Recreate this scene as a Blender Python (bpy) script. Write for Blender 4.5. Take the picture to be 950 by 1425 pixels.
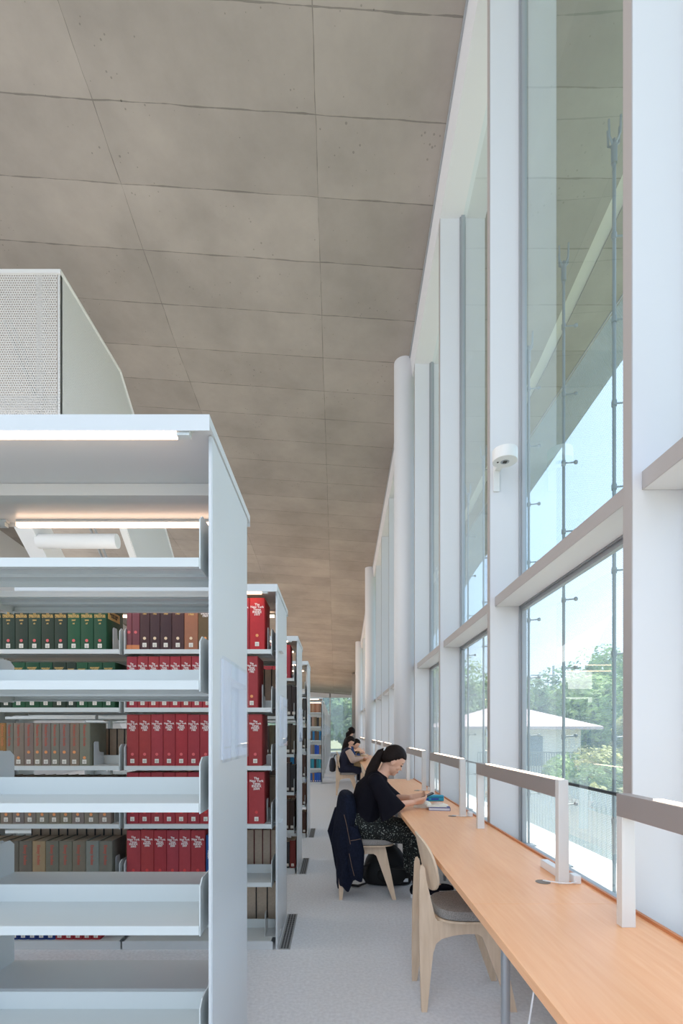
import bpy, bmesh, math, random
from mathutils import Vector, Matrix, noise
random.seed(7)
PI = math.pi
S = bpy.context.scene
C = S.collection
for o in list(bpy.data.objects): bpy.data.objects.remove(o)

# ------------------------------------------------------------------ camera, sky, sun, exposure
FPX = 690.0
CAM_H = 1.35
cam = bpy.data.cameras.new('camera'); camo = bpy.data.objects.new('camera', cam); C.objects.link(camo)
ORD = ['first', 'second', 'third', 'fourth', 'fifth', 'sixth', 'seventh', 'eighth', 'ninth', 'tenth', 'eleventh', 'twelfth', 'thirteenth', 'fourteenth', 'fifteenth', 'sixteenth']
camo.location = (0, 0, CAM_H); camo.rotation_euler = (PI/2, 0, 0)
cam.sensor_fit = 'VERTICAL'; cam.sensor_height = 36.0; cam.lens = 36.0*FPX/1425.0
cam.shift_x = (475-468)/1425.0; cam.shift_y = (1019-712.5)/1425.0
cam.clip_start = 0.02; cam.clip_end = 600
S.camera = camo
S.view_settings.view_transform = 'Standard'; S.view_settings.look = 'None'
S.view_settings.gamma = 1.0; S.view_settings.use_curve_mapping = False
S.view_settings.exposure = 0.62

W = bpy.data.worlds.new('sky'); S.world = W; W.use_nodes = True
nt = W.node_tree; nt.nodes.clear()
wo = nt.nodes.new('ShaderNodeOutputWorld'); bg = nt.nodes.new('ShaderNodeBackground')
sk = nt.nodes.new('ShaderNodeTexSky'); sk.sky_type = 'NISHITA'; sk.sun_disc = False
sk.sun_elevation = math.radians(62); sk.sun_rotation = math.radians(60); sk.air_density = 1.0; sk.dust_density = 2.5; sk.ozone_density = 1.0
mx = nt.nodes.new('ShaderNodeMixRGB'); mx.inputs[0].default_value = 0.45; mx.inputs[2].default_value = (5.2, 6.7, 8.7, 1)
nt.links.new(sk.outputs[0], mx.inputs[1]); nt.links.new(mx.outputs[0], bg.inputs[0]); nt.links.new(bg.outputs[0], wo.inputs[0])
bg.inputs[1].default_value = 0.205

sl = bpy.data.lights.new('sun', 'SUN'); sl.energy = 5.0; sl.angle = math.radians(0.6); sl.color = (1, .95, .87)
so = bpy.data.objects.new('sun', sl); C.objects.link(so)
so.rotation_euler = Vector((0.40, 0.12, 1.0)).to_track_quat('Z', 'Y').to_euler()

# added fill lights, no real fixtures: side, rear, overhead and on the bookcase tops
def area(name, loc, rot, sx, sy, power, col):
    l = bpy.data.lights.new(name, 'AREA'); l.shape = 'RECTANGLE'; l.size = sx; l.size_y = sy; l.energy = power; l.color = col
    o = bpy.data.objects.new(name, l); C.objects.link(o); o.location = loc; o.rotation_euler = rot; return o
area('side_fill_light', (-8.8, 12, 3.7), (PI/2-.2, 0, -PI/2), 38, 5.6, 1000, (1, .97, .94))  # added fill in front of the solid side wall
area('rear_fill_light', (-3.5, -6.8, 3.0), (PI/2, 0, 0), 11, 5, 26, (1, .97, .93))  # added fill from behind the camera
area('overhead_fill_light', (-.2, -3.2, 7.2), (0, 0, 0), 5, 4.6, 135, (.97, .98, 1))  # added soft fill overhead, behind the camera
for k in (0, 1, 2, 3, 7, 9, 11, 13, 15, 17):
    area('bookcase_top_fill_light', (-1.8 if k < 5 else -.9, 1.73+1.635*k, 2.30), (PI, 0, 0), 2.6 if k < 5 else .9, .4, 12 if k < 5 else 20, (1, .93, .85) if k < 5 else (1, .66, .42))  # added upward fill for the ceiling, no lamp stands there

# ------------------------------------------------------------------ materials
MATS = {}
def srgb(c):
    f = lambda v: (v/255/12.92) if v/255 <= .04045 else ((v/255+.055)/1.055)**2.4
    return (f(c[0]), f(c[1]), f(c[2]), 1)
def mat(name, col, rough=.5, metal=0, spec=.5, emit=None, es=1, var=0, vscale=40, bump=0, bscale=200, coat=0):
    if name in MATS: return MATS[name]
    m = bpy.data.materials.new(name); m.use_nodes = True; n = m.node_tree; b = n.nodes['Principled BSDF']
    c = srgb(col) if max(col) > 1.0 else (*col, 1)
    b.inputs['Base Color'].default_value = c; b.inputs['Roughness'].default_value = rough
    b.inputs['Metallic'].default_value = metal; b.inputs['Specular IOR Level'].default_value = spec
    if coat: b.inputs['Coat Weight'].default_value = coat; b.inputs['Coat Roughness'].default_value = .2
    if emit: b.inputs['Emission Color'].default_value = (*emit, 1); b.inputs['Emission Strength'].default_value = es
    if var or bump:
        tc = n.nodes.new('ShaderNodeTexCoord')
    if var:
        t = n.nodes.new('ShaderNodeTexNoise'); t.inputs['Scale'].default_value = vscale; t.inputs['Detail'].default_value = 4
        r = n.nodes.new('ShaderNodeMapRange'); r.inputs[1].default_value = .3; r.inputs[2].default_value = .7
        r.inputs[3].default_value = 1-var; r.inputs[4].default_value = 1+var
        mm = n.nodes.new('ShaderNodeMixRGB'); mm.blend_type = 'MULTIPLY'; mm.inputs[0].default_value = 1; mm.inputs[1].default_value = c
        n.links.new(tc.outputs['Object'], t.inputs['Vector']); n.links.new(t.outputs[0], r.inputs[0]); n.links.new(r.outputs[0], mm.inputs[2]); n.links.new(mm.outputs[0], b.inputs['Base Color'])
    if bump:
        t2 = n.nodes.new('ShaderNodeTexNoise'); t2.inputs['Scale'].default_value = bscale; t2.inputs['Detail'].default_value = 3
        bp = n.nodes.new('ShaderNodeBump'); bp.inputs['Strength'].default_value = bump; bp.inputs['Distance'].default_value = .002
        n.links.new(tc.outputs['Object'], t2.inputs['Vector']); n.links.new(t2.outputs[0], bp.inputs['Height']); n.links.new(bp.outputs[0], b.inputs['Normal'])
    MATS[name] = m; return m
def N(n, t, **k):
    x = n.nodes.new(t)
    for a, v in k.items(): setattr(x, a, v)
    return x
def mathn(n, op, a, b=None, c=None):
    x = n.nodes.new('ShaderNodeMath'); x.operation = op
    for i, v in enumerate((a, b, c)):
        if v is None: continue
        if isinstance(v, (int, float)): x.inputs[i].default_value = v
        else: n.links.new(v, x.inputs[i])
    return x.outputs[0]

def concrete(name, base=(156, 147, 138), joint=.61, phase=0.0, long=True, xj=((-.19), (-2.2), (-4.3), (-6.4))):
    m = bpy.data.materials.new(name); m.use_nodes = True; n = m.node_tree; b = n.nodes['Principled BSDF']; L = n.links.new
    b.inputs['Roughness'].default_value = .75; b.inputs['Specular IOR Level'].default_value = .3
    tc = N(n, 'ShaderNodeTexCoord'); sp = N(n, 'ShaderNodeSeparateXYZ'); L(tc.outputs['Object'], sp.inputs[0])
    # large blotches
    t = N(n, 'ShaderNodeTexNoise'); t.inputs['Scale'].default_value = .9; t.inputs['Detail'].default_value = 8; t.inputs['Roughness'].default_value = .62
    L(tc.outputs['Object'], t.inputs['Vector'])
    cr = N(n, 'ShaderNodeValToRGB'); e = cr.color_ramp.elements
    c0 = [v*.905 for v in base]; c1 = [min(255, v*1.06) for v in base]
    e[0].position = .3; e[0].color = srgb(c0); e[1].position = .7; e[1].color = srgb(c1)
    L(t.outputs[0], cr.inputs[0])
    # per-board tone
    fy = mathn(n, 'FLOOR', mathn(n, 'DIVIDE', mathn(n, 'ADD', sp.outputs[1], phase), joint))
    fx = mathn(n, 'FLOOR', mathn(n, 'DIVIDE', mathn(n, 'ADD', sp.outputs[0], .19), 2.05))
    cv = N(n, 'ShaderNodeCombineXYZ'); L(fx, cv.inputs[0]); L(fy, cv.inputs[1])
    wn = N(n, 'ShaderNodeTexWhiteNoise'); L(cv.outputs[0], wn.inputs[0])
    tone = mathn(n, 'MULTIPLY_ADD', wn.outputs[0], .16, .92)
    # joints (wobbling a little)
    tj = N(n, 'ShaderNodeTexNoise'); tj.inputs['Scale'].default_value = 3; L(tc.outputs['Object'], tj.inputs['Vector'])
    wob = mathn(n, 'MULTIPLY_ADD', tj.outputs[0], .02, -.01)
    u = mathn(n, 'ABSOLUTE', mathn(n, 'SUBTRACT', mathn(n, 'FRACT', mathn(n, 'DIVIDE', mathn(n, 'ADD', mathn(n, 'ADD', sp.outputs[1], phase), wob), joint)), .5))
    dy = mathn(n, 'MULTIPLY', mathn(n, 'SUBTRACT', .5, u), joint)
    tk = N(n, 'ShaderNodeTexNoise'); tk.inputs['Scale'].default_value = 5; tk.inputs['Detail'].default_value = 5; L(tc.outputs['Object'], tk.inputs['Vector'])
    wid = mathn(n, 'MULTIPLY_ADD', tk.outputs[0], .020, -.0055)
    j1 = mathn(n, 'GREATER_THAN', wid, dy)
    ux = mathn(n, 'ABSOLUTE', mathn(n, 'SUBTRACT', mathn(n, 'FRACT', mathn(n, 'DIVIDE', mathn(n, 'ADD', mathn(n, 'ADD', sp.outputs[0], .19), wob), 2.05)), .5))
    dx = mathn(n, 'MULTIPLY', mathn(n, 'SUBTRACT', .5, ux), 2.05)
    j2 = mathn(n, 'GREATER_THAN', mathn(n, 'MULTIPLY', wid, .7), dx)
    jj = mathn(n, 'MAXIMUM', j1, j2) if long else j1
    # pits
    vo = N(n, 'ShaderNodeTexVoronoi'); vo.inputs['Scale'].default_value = 13; L(tc.outputs['Object'], vo.inputs['Vector'])
    t3 = N(n, 'ShaderNodeTexNoise'); t3.inputs['Scale'].default_value = 1.6; L(tc.outputs['Object'], t3.inputs['Vector'])
    pit = mathn(n, 'LESS_THAN', vo.outputs['Distance'], mathn(n, 'MULTIPLY_ADD', t3.outputs[0], .42, -.155))
    f = mathn(n, 'SUBTRACT', tone, mathn(n, 'MULTIPLY', jj, .42))
    f = mathn(n, 'SUBTRACT', f, mathn(n, 'MULTIPLY', pit, .32))
    mm = N(n, 'ShaderNodeMixRGB', blend_type='MULTIPLY'); mm.inputs[0].default_value = 1
    L(cr.outputs[0], mm.inputs[1]); L(f, mm.inputs[2]); L(mm.outputs[0], b.inputs['Base Color'])
    bp = N(n, 'ShaderNodeBump'); bp.inputs['Strength'].default_value = .5; bp.inputs['Distance'].default_value = .01
    L(mathn(n, 'SUBTRACT', t.outputs[0], jj), bp.inputs['Height']); L(bp.outputs[0], b.inputs['Normal'])
    return m

def wood(name, col, dark, rough=.35, axis=1, scale=1.0):
    m = bpy.data.materials.new(name); m.use_nodes = True; n = m.node_tree; b = n.nodes['Principled BSDF']; L = n.links.new
    b.inputs['Roughness'].default_value = rough
    tc = N(n, 'ShaderNodeTexCoord'); mp = N(n, 'ShaderNodeMapping'); sc = [14*scale, 14*scale, 14*scale]; sc[axis] = .9*scale
    mp.inputs['Scale'].default_value = sc; L(tc.outputs['Object'], mp.inputs[0])
    t = N(n, 'ShaderNodeTexNoise'); t.inputs['Scale'].default_value = 3; t.inputs['Detail'].default_value = 7; t.inputs['Distortion'].default_value = .4; L(mp.outputs[0], t.inputs['Vector'])
    cr = N(n, 'ShaderNodeValToRGB'); e = cr.color_ramp.elements; e[0].position = .3; e[0].color = srgb(dark); e[1].position = .72; e[1].color = srgb(col)
    L(t.outputs[0], cr.inputs[0]); L(cr.outputs[0], b.inputs['Base Color'])
    return m

def glass(name, tint=(.92, .965, .975), extra=0.0, gain=1.9):
    m = bpy.data.materials.new(name); m.use_nodes = True; n = m.node_tree; n.nodes.clear(); L = n.links.new
    o = N(n, 'ShaderNodeOutputMaterial'); mi = N(n, 'ShaderNodeMixShader'); tr = N(n, 'ShaderNodeBsdfTransparent'); gl = N(n, 'ShaderNodeBsdfGlossy')
    tr.inputs[0].default_value = (*tint, 1); gl.inputs['Roughness'].default_value = .0; gl.inputs['Color'].default_value = (.95, 1, 1, 1)
    lw = N(n, 'ShaderNodeLayerWeight'); lw.inputs[0].default_value = .5
    schlick = mathn(n, 'MULTIPLY_ADD', mathn(n, 'POWER', lw.outputs['Facing'], 5.0), .96, .04)
    f = mathn(n, 'MINIMUM', mathn(n, 'MULTIPLY_ADD', schlick, gain, extra), 1.0)
    L(f, mi.inputs[0]); L(tr.outputs[0], mi.inputs[1]); L(gl.outputs[0], mi.inputs[2]); L(mi.outputs[0], o.inputs[0])
    return m

def perforated(name, col, scale, hole, solid_rough=.5, metal=0, axes=(0, 2)):
    """sheet with staggered round holes, laid out in object space"""
    m = bpy.data.materials.new(name); m.use_nodes = True; n = m.node_tree; L = n.links.new
    b = n.nodes['Principled BSDF']; o = n.nodes['Material Output']; b.inputs['Base Color'].default_value = srgb(col); b.inputs['Roughness'].default_value = solid_rough; b.inputs['Metallic'].default_value = metal
    tc = N(n, 'ShaderNodeTexCoord'); sp = N(n, 'ShaderNodeSeparateXYZ'); L(tc.outputs['Object'], sp.inputs[0])
    a = mathn(n, 'MULTIPLY', sp.outputs[axes[0]], scale); c = mathn(n, 'MULTIPLY', sp.outputs[axes[1]], scale)
    row = mathn(n, 'FLOOR', c); a2 = mathn(n, 'ADD', a, mathn(n, 'MULTIPLY', row, .5))
    fa = mathn(n, 'SUBTRACT', mathn(n, 'FRACT', a2), .5); fc = mathn(n, 'SUBTRACT', mathn(n, 'FRACT', c), .5)
    d = mathn(n, 'SQRT', mathn(n, 'ADD', mathn(n, 'MULTIPLY', fa, fa), mathn(n, 'MULTIPLY', fc, fc)))
    h = mathn(n, 'LESS_THAN', d, hole)
    tr = N(n, 'ShaderNodeBsdfTransparent'); mi = N(n, 'ShaderNodeMixShader'); L(h, mi.inputs[0]); L(b.outputs[0], mi.inputs[1]); L(tr.outputs[0], mi.inputs[2]); L(mi.outputs[0], o.inputs[0])
    return m

M = {}
M['ceiling'] = concrete('fair_faced_concrete', phase=-.27)
M['floor'] = mat('grey_carpet', (219, 221, 224), .95, spec=.1, var=.08, vscale=55, bump=.4, bscale=300)
M['white'] = mat('white_paint', (216, 214, 214), .45)
M['white_in'] = mat('white_shaded_edge', (176, 168, 163), .5)  # unused copy of the white paint, darkened as if in shade
M['cap'] = mat('shaded_cover_plate', (176, 168, 164), .45, metal=.15)  # cover plate darkened to taupe for the shade on room-facing sides
M['frame'] = mat('anodised_frame', (165, 168, 170), .4, metal=.3)
M['shelf'] = mat('pale_grey_steel', (205, 208, 208), .30, spec=.5)
M['shelf_in'] = mat('shelf_steel', (203, 208, 206), .32)
M['wood'] = wood('beech_desk', (255, 196, 148), (248, 182, 132), .36, axis=1, scale=1.6)
M['lip'] = wood('beech_edge', (214, 140, 92), (190, 118, 72), .4, axis=1)
M['chair'] = wood('birch_ply', (232, 206, 178), (218, 190, 160), .45, axis=2, scale=1.2)
M['cushion'] = mat('grey_wool', (152, 146, 140), .95, spec=.1, var=.30, vscale=220, bump=.5, bscale=600)
M['leg'] = mat('silver_pole', (170, 172, 175), .3, metal=.7)
M['lamp'] = mat('lamp_white', (226, 224, 220), .35)
M['lampbar'] = mat('lamp_bar_shaded_grey', (170, 160, 155), .4, metal=.2)  # darker than the posts: shade of the room-facing side painted in
M['led'] = mat('warm_led', (255, 235, 215), .5, emit=(1, .74, .54), es=4)
M['led2'] = mat('tube_led', (255, 240, 225), .5, emit=(1, .64, .42), es=4.2)
M['glass'] = glass('window_glass')
M['glass2'] = glass('coated_glass', tint=(.76, .88, .92))
M['acrylic'] = glass('clear_acrylic', (.97, .98, 1.0), .02, .35)
M['paper'] = mat('paper', (222, 224, 230), .7)
M['pages'] = mat('page_edges', (206, 184, 160), .9, var=.06, vscale=60)
M['black'] = mat('black_metal', (25, 25, 26), .5)
M['darkgrey'] = mat('dark_grey', (60, 58, 56), .7)
M['rod'] = mat('steel_rod', (150, 158, 160), .45, metal=.3)
M['ledge'] = mat('pale_roofing', (235, 235, 232), .6)
M['ground'] = mat('dry_ground', (140, 142, 110), .95, var=.3, vscale=2)
M['columnpaint'] = mat('column_white', (214, 212, 212), .4)
M['skin'] = mat('skin', (226, 178, 152), .5, spec=.3)
M['lips'] = mat('lips', (190, 105, 98), .5)
M['eyes'] = mat('eye_dark', (30, 22, 20), .3)
M['hair'] = mat('dark_hair', (30, 21, 18), .62, spec=.15, var=.3, vscale=30)
M['blackcloth'] = mat('black_knit', (24, 23, 30), .9, spec=.1, bump=.3, bscale=500)
M['denim'] = mat('dark_denim', (28, 32, 47), .85, spec=.1, var=.25, vscale=60, bump=.5, bscale=500)
M['thread'] = mat('seam_thread', (130, 105, 85), .8)
M['whiteplastic'] = mat('white_plastic', (238, 238, 238), .35)

# ------------------------------------------------------------------ mesh helpers
class MB:
    def __init__(s): s.v = []; s.f = []
    def add(s, vs, fs):
        k = len(s.v); s.v += [tuple(v) for v in vs]; s.f += [tuple(i+k for i in f) for f in fs]; return s
    def box(s, x0, x1, y0, y1, z0, z1):
        return s.add([(x0,y0,z0),(x1,y0,z0),(x1,y1,z0),(x0,y1,z0),(x0,y0,z1),(x1,y0,z1),(x1,y1,z1),(x0,y1,z1)],
                     [(0,3,2,1),(4,5,6,7),(0,1,5,4),(1,2,6,5),(2,3,7,6),(3,0,4,7)])
    def prism(s, pts, axis, a0, a1):
        """polygon pts (2D) extruded along axis; counterclockwise not required"""
        n = len(pts)
        def P(p, a):
            return {'x': (a, p[0], p[1]), 'y': (p[0], a, p[1]), 'z': (p[0], p[1], a)}[axis]
        return s.add([P(p, a0) for p in pts]+[P(p, a1) for p in pts],
                     [tuple(range(n)), tuple(range(2*n-1, n-1, -1))]+[(i, i+n, (i+1) % n+n, (i+1) % n) for i in range(n)])
    def loft(s, rings, caps=True):
        n = len(rings[0]); k = len(s.v); vs = [p for r in rings for p in r]; fs = []
        for j in range(len(rings)-1):
            for i in range(n): fs.append((j*n+i, j*n+(i+1) % n, (j+1)*n+(i+1) % n, (j+1)*n+i))
        if caps: fs += [tuple(range(n-1, -1, -1)), tuple((len(rings)-1)*n+i for i in range(n))]
        return s.add(vs, fs)
    def tube(s, pts, r, n=10, caps=True):
        pts = [Vector(p) for p in pts]; rs = r if isinstance(r, (list, tuple)) else [r]*len(pts); rings = []; up = None
        for i, p in enumerate(pts):
            d = (pts[min(i+1, len(pts)-1)]-pts[max(i-1, 0)]).normalized()
            if up is None: up = Vector((0, 0, 1)) if abs(d.z) < .9 else Vector((1, 0, 0))
            u = (up-d*up.dot(d)).normalized(); w = d.cross(u); up = u
            rings.append([p+(u*math.cos(2*PI*a/n)+w*math.sin(2*PI*a/n))*rs[i] for a in range(n)])
        return s.loft(rings, caps)
    def cyl(s, c, r, h, axis='z', n=24, r2=None):
        c = Vector(c); d = {'x': Vector((1,0,0)), 'y': Vector((0,1,0)), 'z': Vector((0,0,1))}[axis]
        return s.tube([c, c+d*h], [r, r if r2 is None else r2], n)
    def ell(s, c, r, mtx=None, n=16, m=10, fn=None):
        vs = []; fs = []; c = Vector(c)
        for j in range(m+1):
            th = PI*j/m
            for i in range(n):
                ph = 2*PI*i/n; d = Vector((math.sin(th)*math.cos(ph), math.sin(th)*math.sin(ph), math.cos(th)))
                k = fn(d) if fn else 1
                p = Vector((d.x*r[0]*k, d.y*r[1]*k, d.z*r[2]*k)); 
                if mtx: p = mtx @ p
                vs.append(c+p)
        for j in range(m):
            for i in range(n): fs.append((j*n+i, (j+1)*n+i, (j+1)*n+(i+1) % n, j*n+(i+1) % n))
        return s.add(vs, fs)
    def caps(s, a, b, ra, rb, n=12):
        """tapered capsule"""
        a = Vector(a); b = Vector(b); s.tube([a, b], [ra, rb], n)
        s.ell(a, (ra,)*3, n=n, m=8); s.ell(b, (rb,)*3, n=n, m=8); return s
    def mesh(s, name, smooth=False):
        me = bpy.data.meshes.new(name); me.from_pydata(s.v, [], s.f); me.update()
        bm = bmesh.new(); bm.from_mesh(me); bmesh.ops.remove_doubles(bm, verts=bm.verts, dist=1e-6); bmesh.ops.recalc_face_normals(bm, faces=bm.faces); bm.to_mesh(me); bm.free()
        if smooth:
            for p in me.polygons: p.use_smooth = True
        return me
def link(name, me, m=None, parent=None, loc=None):
    o = bpy.data.objects.new(name, me); C.objects.link(o)
    if m is not None and not me.materials: me.materials.append(m)
    if parent is not None: o.parent = parent
    if loc: o.location = loc
    return o
def auto(me, ang=40):
    for p in me.polygons: p.use_smooth = True
    bm = bmesh.new(); bm.from_mesh(me)
    for e in bm.edges:
        if len(e.link_faces) == 2 and e.calc_face_angle(0) > math.radians(ang): e.smooth = False
    bm.to_mesh(me); bm.free()
def part(name, mb, m, parent=None, smooth=False, bev=0, loc=None, seg=2):
    me = mb.mesh(name)
    if bev:
        bm = bmesh.new(); bm.from_mesh(me)
        es = [e for e in bm.edges if len(e.link_faces) == 2 and e.calc_face_angle(0) > .5]
        bmesh.ops.bevel(bm, geom=es, offset=bev, segments=seg, affect='EDGES', profile=.6, clamp_overlap=True); bm.to_mesh(me); bm.free()
    if smooth: auto(me)
    return link(name, me, m, parent, loc)
def tag(o, label=None, cat=None, group=None, kind=None):
    if label: o['label'] = label
    if cat: o['category'] = cat
    if group: o['group'] = group
    if kind: o['kind'] = kind
    return o
def thing(name, label, cat, loc=(0, 0, 0), rz=0, group=None, kind=None):
    o = bpy.data.objects.new(name, None); C.objects.link(o); o.location = loc; o.rotation_euler = (0, 0, rz); o.empty_display_size = .1
    return tag(o, label, cat, group, kind)
def copy_tree(o, parent=None):
    c = o.copy(); C.objects.link(c)
    if parent is not None: c.parent = parent
    for ch in list(KIDS(o)): copy_tree(ch, c)
    return c
def KIDS(o): return [x for x in bpy.data.objects if x.parent is o]
def fused(name, mb, m, parent, voxel=.006, smooth_it=4):
    """one continuous surface from overlapping closed shapes"""
    me = bpy.data.meshes.new(name); me.from_pydata(mb.v, [], mb.f); me.update()
    bm = bmesh.new(); bm.from_mesh(me); bmesh.ops.remove_doubles(bm, verts=bm.verts, dist=1e-6); bmesh.ops.recalc_face_normals(bm, faces=bm.faces); bm.to_mesh(me); bm.free()
    t = bpy.data.objects.new('t', me); C.objects.link(t)
    r = t.modifiers.new('r', 'REMESH'); r.mode = 'VOXEL'; r.voxel_size = voxel; r.use_smooth_shade = True
    if smooth_it:
        q = t.modifiers.new('s', 'SMOOTH'); q.iterations = smooth_it; q.factor = .5
    dg = bpy.context.evaluated_depsgraph_get(); out = bpy.data.meshes.new_from_object(t.evaluated_get(dg)); bpy.data.objects.remove(t)
    for p in out.polygons: p.use_smooth = True
    return link(name, out, m, parent)
TXT = {}
def text_mesh(s, size, spacing=.8, align='CENTER', depth=.0004):
    k = (s, size, spacing, align)
    if k not in TXT:
        cu = bpy.data.curves.new('t', 'FONT'); cu.body = s; cu.size = size; cu.align_x = align; cu.align_y = 'CENTER'; cu.space_line = spacing; cu.extrude = depth; cu.resolution_u = 2; cu.offset = size*.022
        t = bpy.data.objects.new('t', cu); C.objects.link(t); dg = bpy.context.evaluated_depsgraph_get()
        me = bpy.data.meshes.new_from_object(t.evaluated_get(dg)); bpy.data.objects.remove(t); TXT[k] = me
    return TXT[k]

# ------------------------------------------------------------------ building shell
PZ = [(-8, 8.9), (0, 7.66), (3.85, 7.03), (6.9, 6.54), (14.05, 6.0), (21.1, 5.2), (28, 4.5), (34, 3.90), (50, 3.4)]
def zc(y):
    for i in range(len(PZ)-1):
        if y <= PZ[i+1][0] or i == len(PZ)-2:
            (a, b), (c, d) = PZ[i], PZ[i+1]; t = (y-a)/(c-a); return b+(d-b)*t
PAN = 1.635
Y_END = 34.0
def slab(name, x0, x1, m, off=0.0, thick=.3, y0=-7, y1=Y_END+.6, tilt=.07, step=.55, xs=1):
    n = int((y1-y0)/step); ys = [y0+(y1-y0)*i/n for i in range(n+1)]; mb = MB()
    Z = lambda x, y: zc(y)+off+tilt*(1.02-x)
    vs = []; fs = []
    for y in ys: vs += [(x0, y, Z(x0, y)), (x1, y, Z(x1, y)), (x1, y, Z(x1, y)+thick), (x0, y, Z(x0, y)+thick)]
    for i in range(n):
        for k in range(4): fs.append((i*4+k, i*4+(k+1) % 4, (i+1)*4+(k+1) % 4, (i+1)*4+k))
    fs += [(0, 1, 2, 3), (n*4+3, n*4+2, n*4+1, n*4)]
    mb.add(vs, fs); o = part(name, mb, m); return tag(o, kind='structure')
slab('ceiling', -9, 1.02, M['ceiling'])
tag(part('wall_left', MB().box(-9.2, -9, -7, Y_END+.4, 0, 7.2), M['white']), kind='structure')
tag(part('floor', MB().box(-9, 1.30, -7, Y_END+.4, -.2, 0), M['floor']), kind='structure')
# soffit over the window wall
def trim_strip(name, prof, m, y0=-6, y1=Y_END):
    """prof: (x, dz) polygon following the sloping ceiling"""
    n = int((y1-y0)/.55); mb = MB(); ys = [y0+(y1-y0)*i/n for i in range(n+1)]
    mb.loft([[(x, y, zc(y)+dz) for x, dz in prof] for y in ys]); return tag(part(name, mb, m), kind='structure')
trim_strip('trim_1', [(1.02, -.02), (1.02, -.06), (1.05, -.27), (1.26, -.27), (1.32, -.27), (1.32, .25), (1.03, .25)], M['white'])
trim_strip('trim_2', [(1.004, -.03), (1.004, -.002), (1.019, -.002), (1.019, -.03)], M['frame'])
XI, XG = 1.05, 1.28
def fy(n): return 3.40+PAN*(n)
NF = 19
for n in range(-3, NF):
    y0 = fy(n); yn = fy(n+1); w = thing('window_%d' % (n+4), None, None, (XI, y0, 0), kind='structure')
    zt = zc(y0+.03)-.26
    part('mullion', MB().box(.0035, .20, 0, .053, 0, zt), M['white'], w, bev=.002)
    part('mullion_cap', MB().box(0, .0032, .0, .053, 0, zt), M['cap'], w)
    mb = MB(); a = .20
    # slim metal frame either side of the mullion
    mb.box(a, a+.05, -.012, .0, 0, zt); mb.box(a, a+.05, .053, .067, 0, zt); mb.box(a+.012, a+.04, -.03, -.012, 0, zt); mb.box(a+.012, a+.04, .067, .084, 0, zt)
    part('side_frame', mb, M['frame'], w, bev=.0015)
    L0, L1 = .054, PAN-.001
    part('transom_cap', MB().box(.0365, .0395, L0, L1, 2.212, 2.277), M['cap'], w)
    part('transom', MB().box(.040, .20, L0, L1, 2.212, 2.277), M['white'], w, bev=.003)
    mb = MB(); mb.box(.20, .25, L0+.03, L1-.03, 2.205, 2.23); mb.box(.212, .24, L0+.03, L1-.03, 2.18, 2.205); mb.box(.20, .25, L0+.03, L1-.03, 2.262, 2.29); mb.box(.20, .25, L0+.03, L1-.03, .55, .60)
    part('cross_frame', mb, M['frame'], w, bev=.0015)
    g = MB(); g.add([(.23, L0+.03, .6), (.23, L1-.03, .6), (.23, L1-.03, 2.18), (.23, L0+.03, 2.18)], [(0, 3, 2, 1)])
    g2 = part('lower_pane', g, M['glass'], w)
    z1 = zc(y0+.05)-.26; z2 = zc(yn)-.26
    g = MB(); g.add([(.23, L0+.03, 2.29), (.23, L1-.03, 2.29), (.23, L1-.03, z2), (.23, L0+.03, z1)], [(0, 3, 2, 1)])
    part('upper_pane', g, M['glass2'], w)
    part('bottom_panel', MB().box(.20, .25, L0, L1, 0, .55), M['white'], w)
# inner edge caps face the room; that shade is put into their colour
for i, yc in enumerate((7.0, 14.1, 21.2)):
    x = .965
    mb = MB(); rings = []
    for z in (0, 1, 3):
        rings.append([(x+.152*math.cos(2*PI*a/40), yc+.152*math.sin(2*PI*a/40), z) for a in range(40)])
    rings.append([(x+.152*math.cos(2*PI*a/40), yc+.152*math.sin(2*PI*a/40), zc(yc+.152*math.sin(2*PI*a/40))+.07*(1.02-x)+.02) for a in range(40)])
    mb.loft(rings); o = part('column', mb, M['columnpaint'], smooth=True); tag(o, kind='structure', cat='column', label=['round white column at the end of the long desk', 'round white column behind the seated readers', 'round white column third along the window wall', 'round column beside the end window'][i])
mb = MB(); mb.loft([[(.86, 27, z0), (1.06, 27, z0), (1.06, 27.5, z0), (.86, 27.5, z0)] for z0 in (0, 4.55)]); tag(part('column', mb, M['ceiling']), 'square bare concrete pier beside the end window', 'column', kind='structure')
# end glazing
we = thing('window_30', None, None, (0, Y_END, 0), kind='structure')
for i in range(-6, 2):
    part('mullion', MB().box(-.47+i*1.55+.0, -.41+i*1.55, 0, .12, 0, 4.6), M['white'], we)
part('top_frame', MB().box(-11, 1.3, 0, .12, 3.72, 4.7), M['white'], we)
part('glazing', MB().add([(-11, .06, 0), (1.3, .06, 0), (1.3, .06, 3.9), (-11, .06, 3.9)], [(0, 1, 2, 3)]), M['glass'], we)

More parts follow.
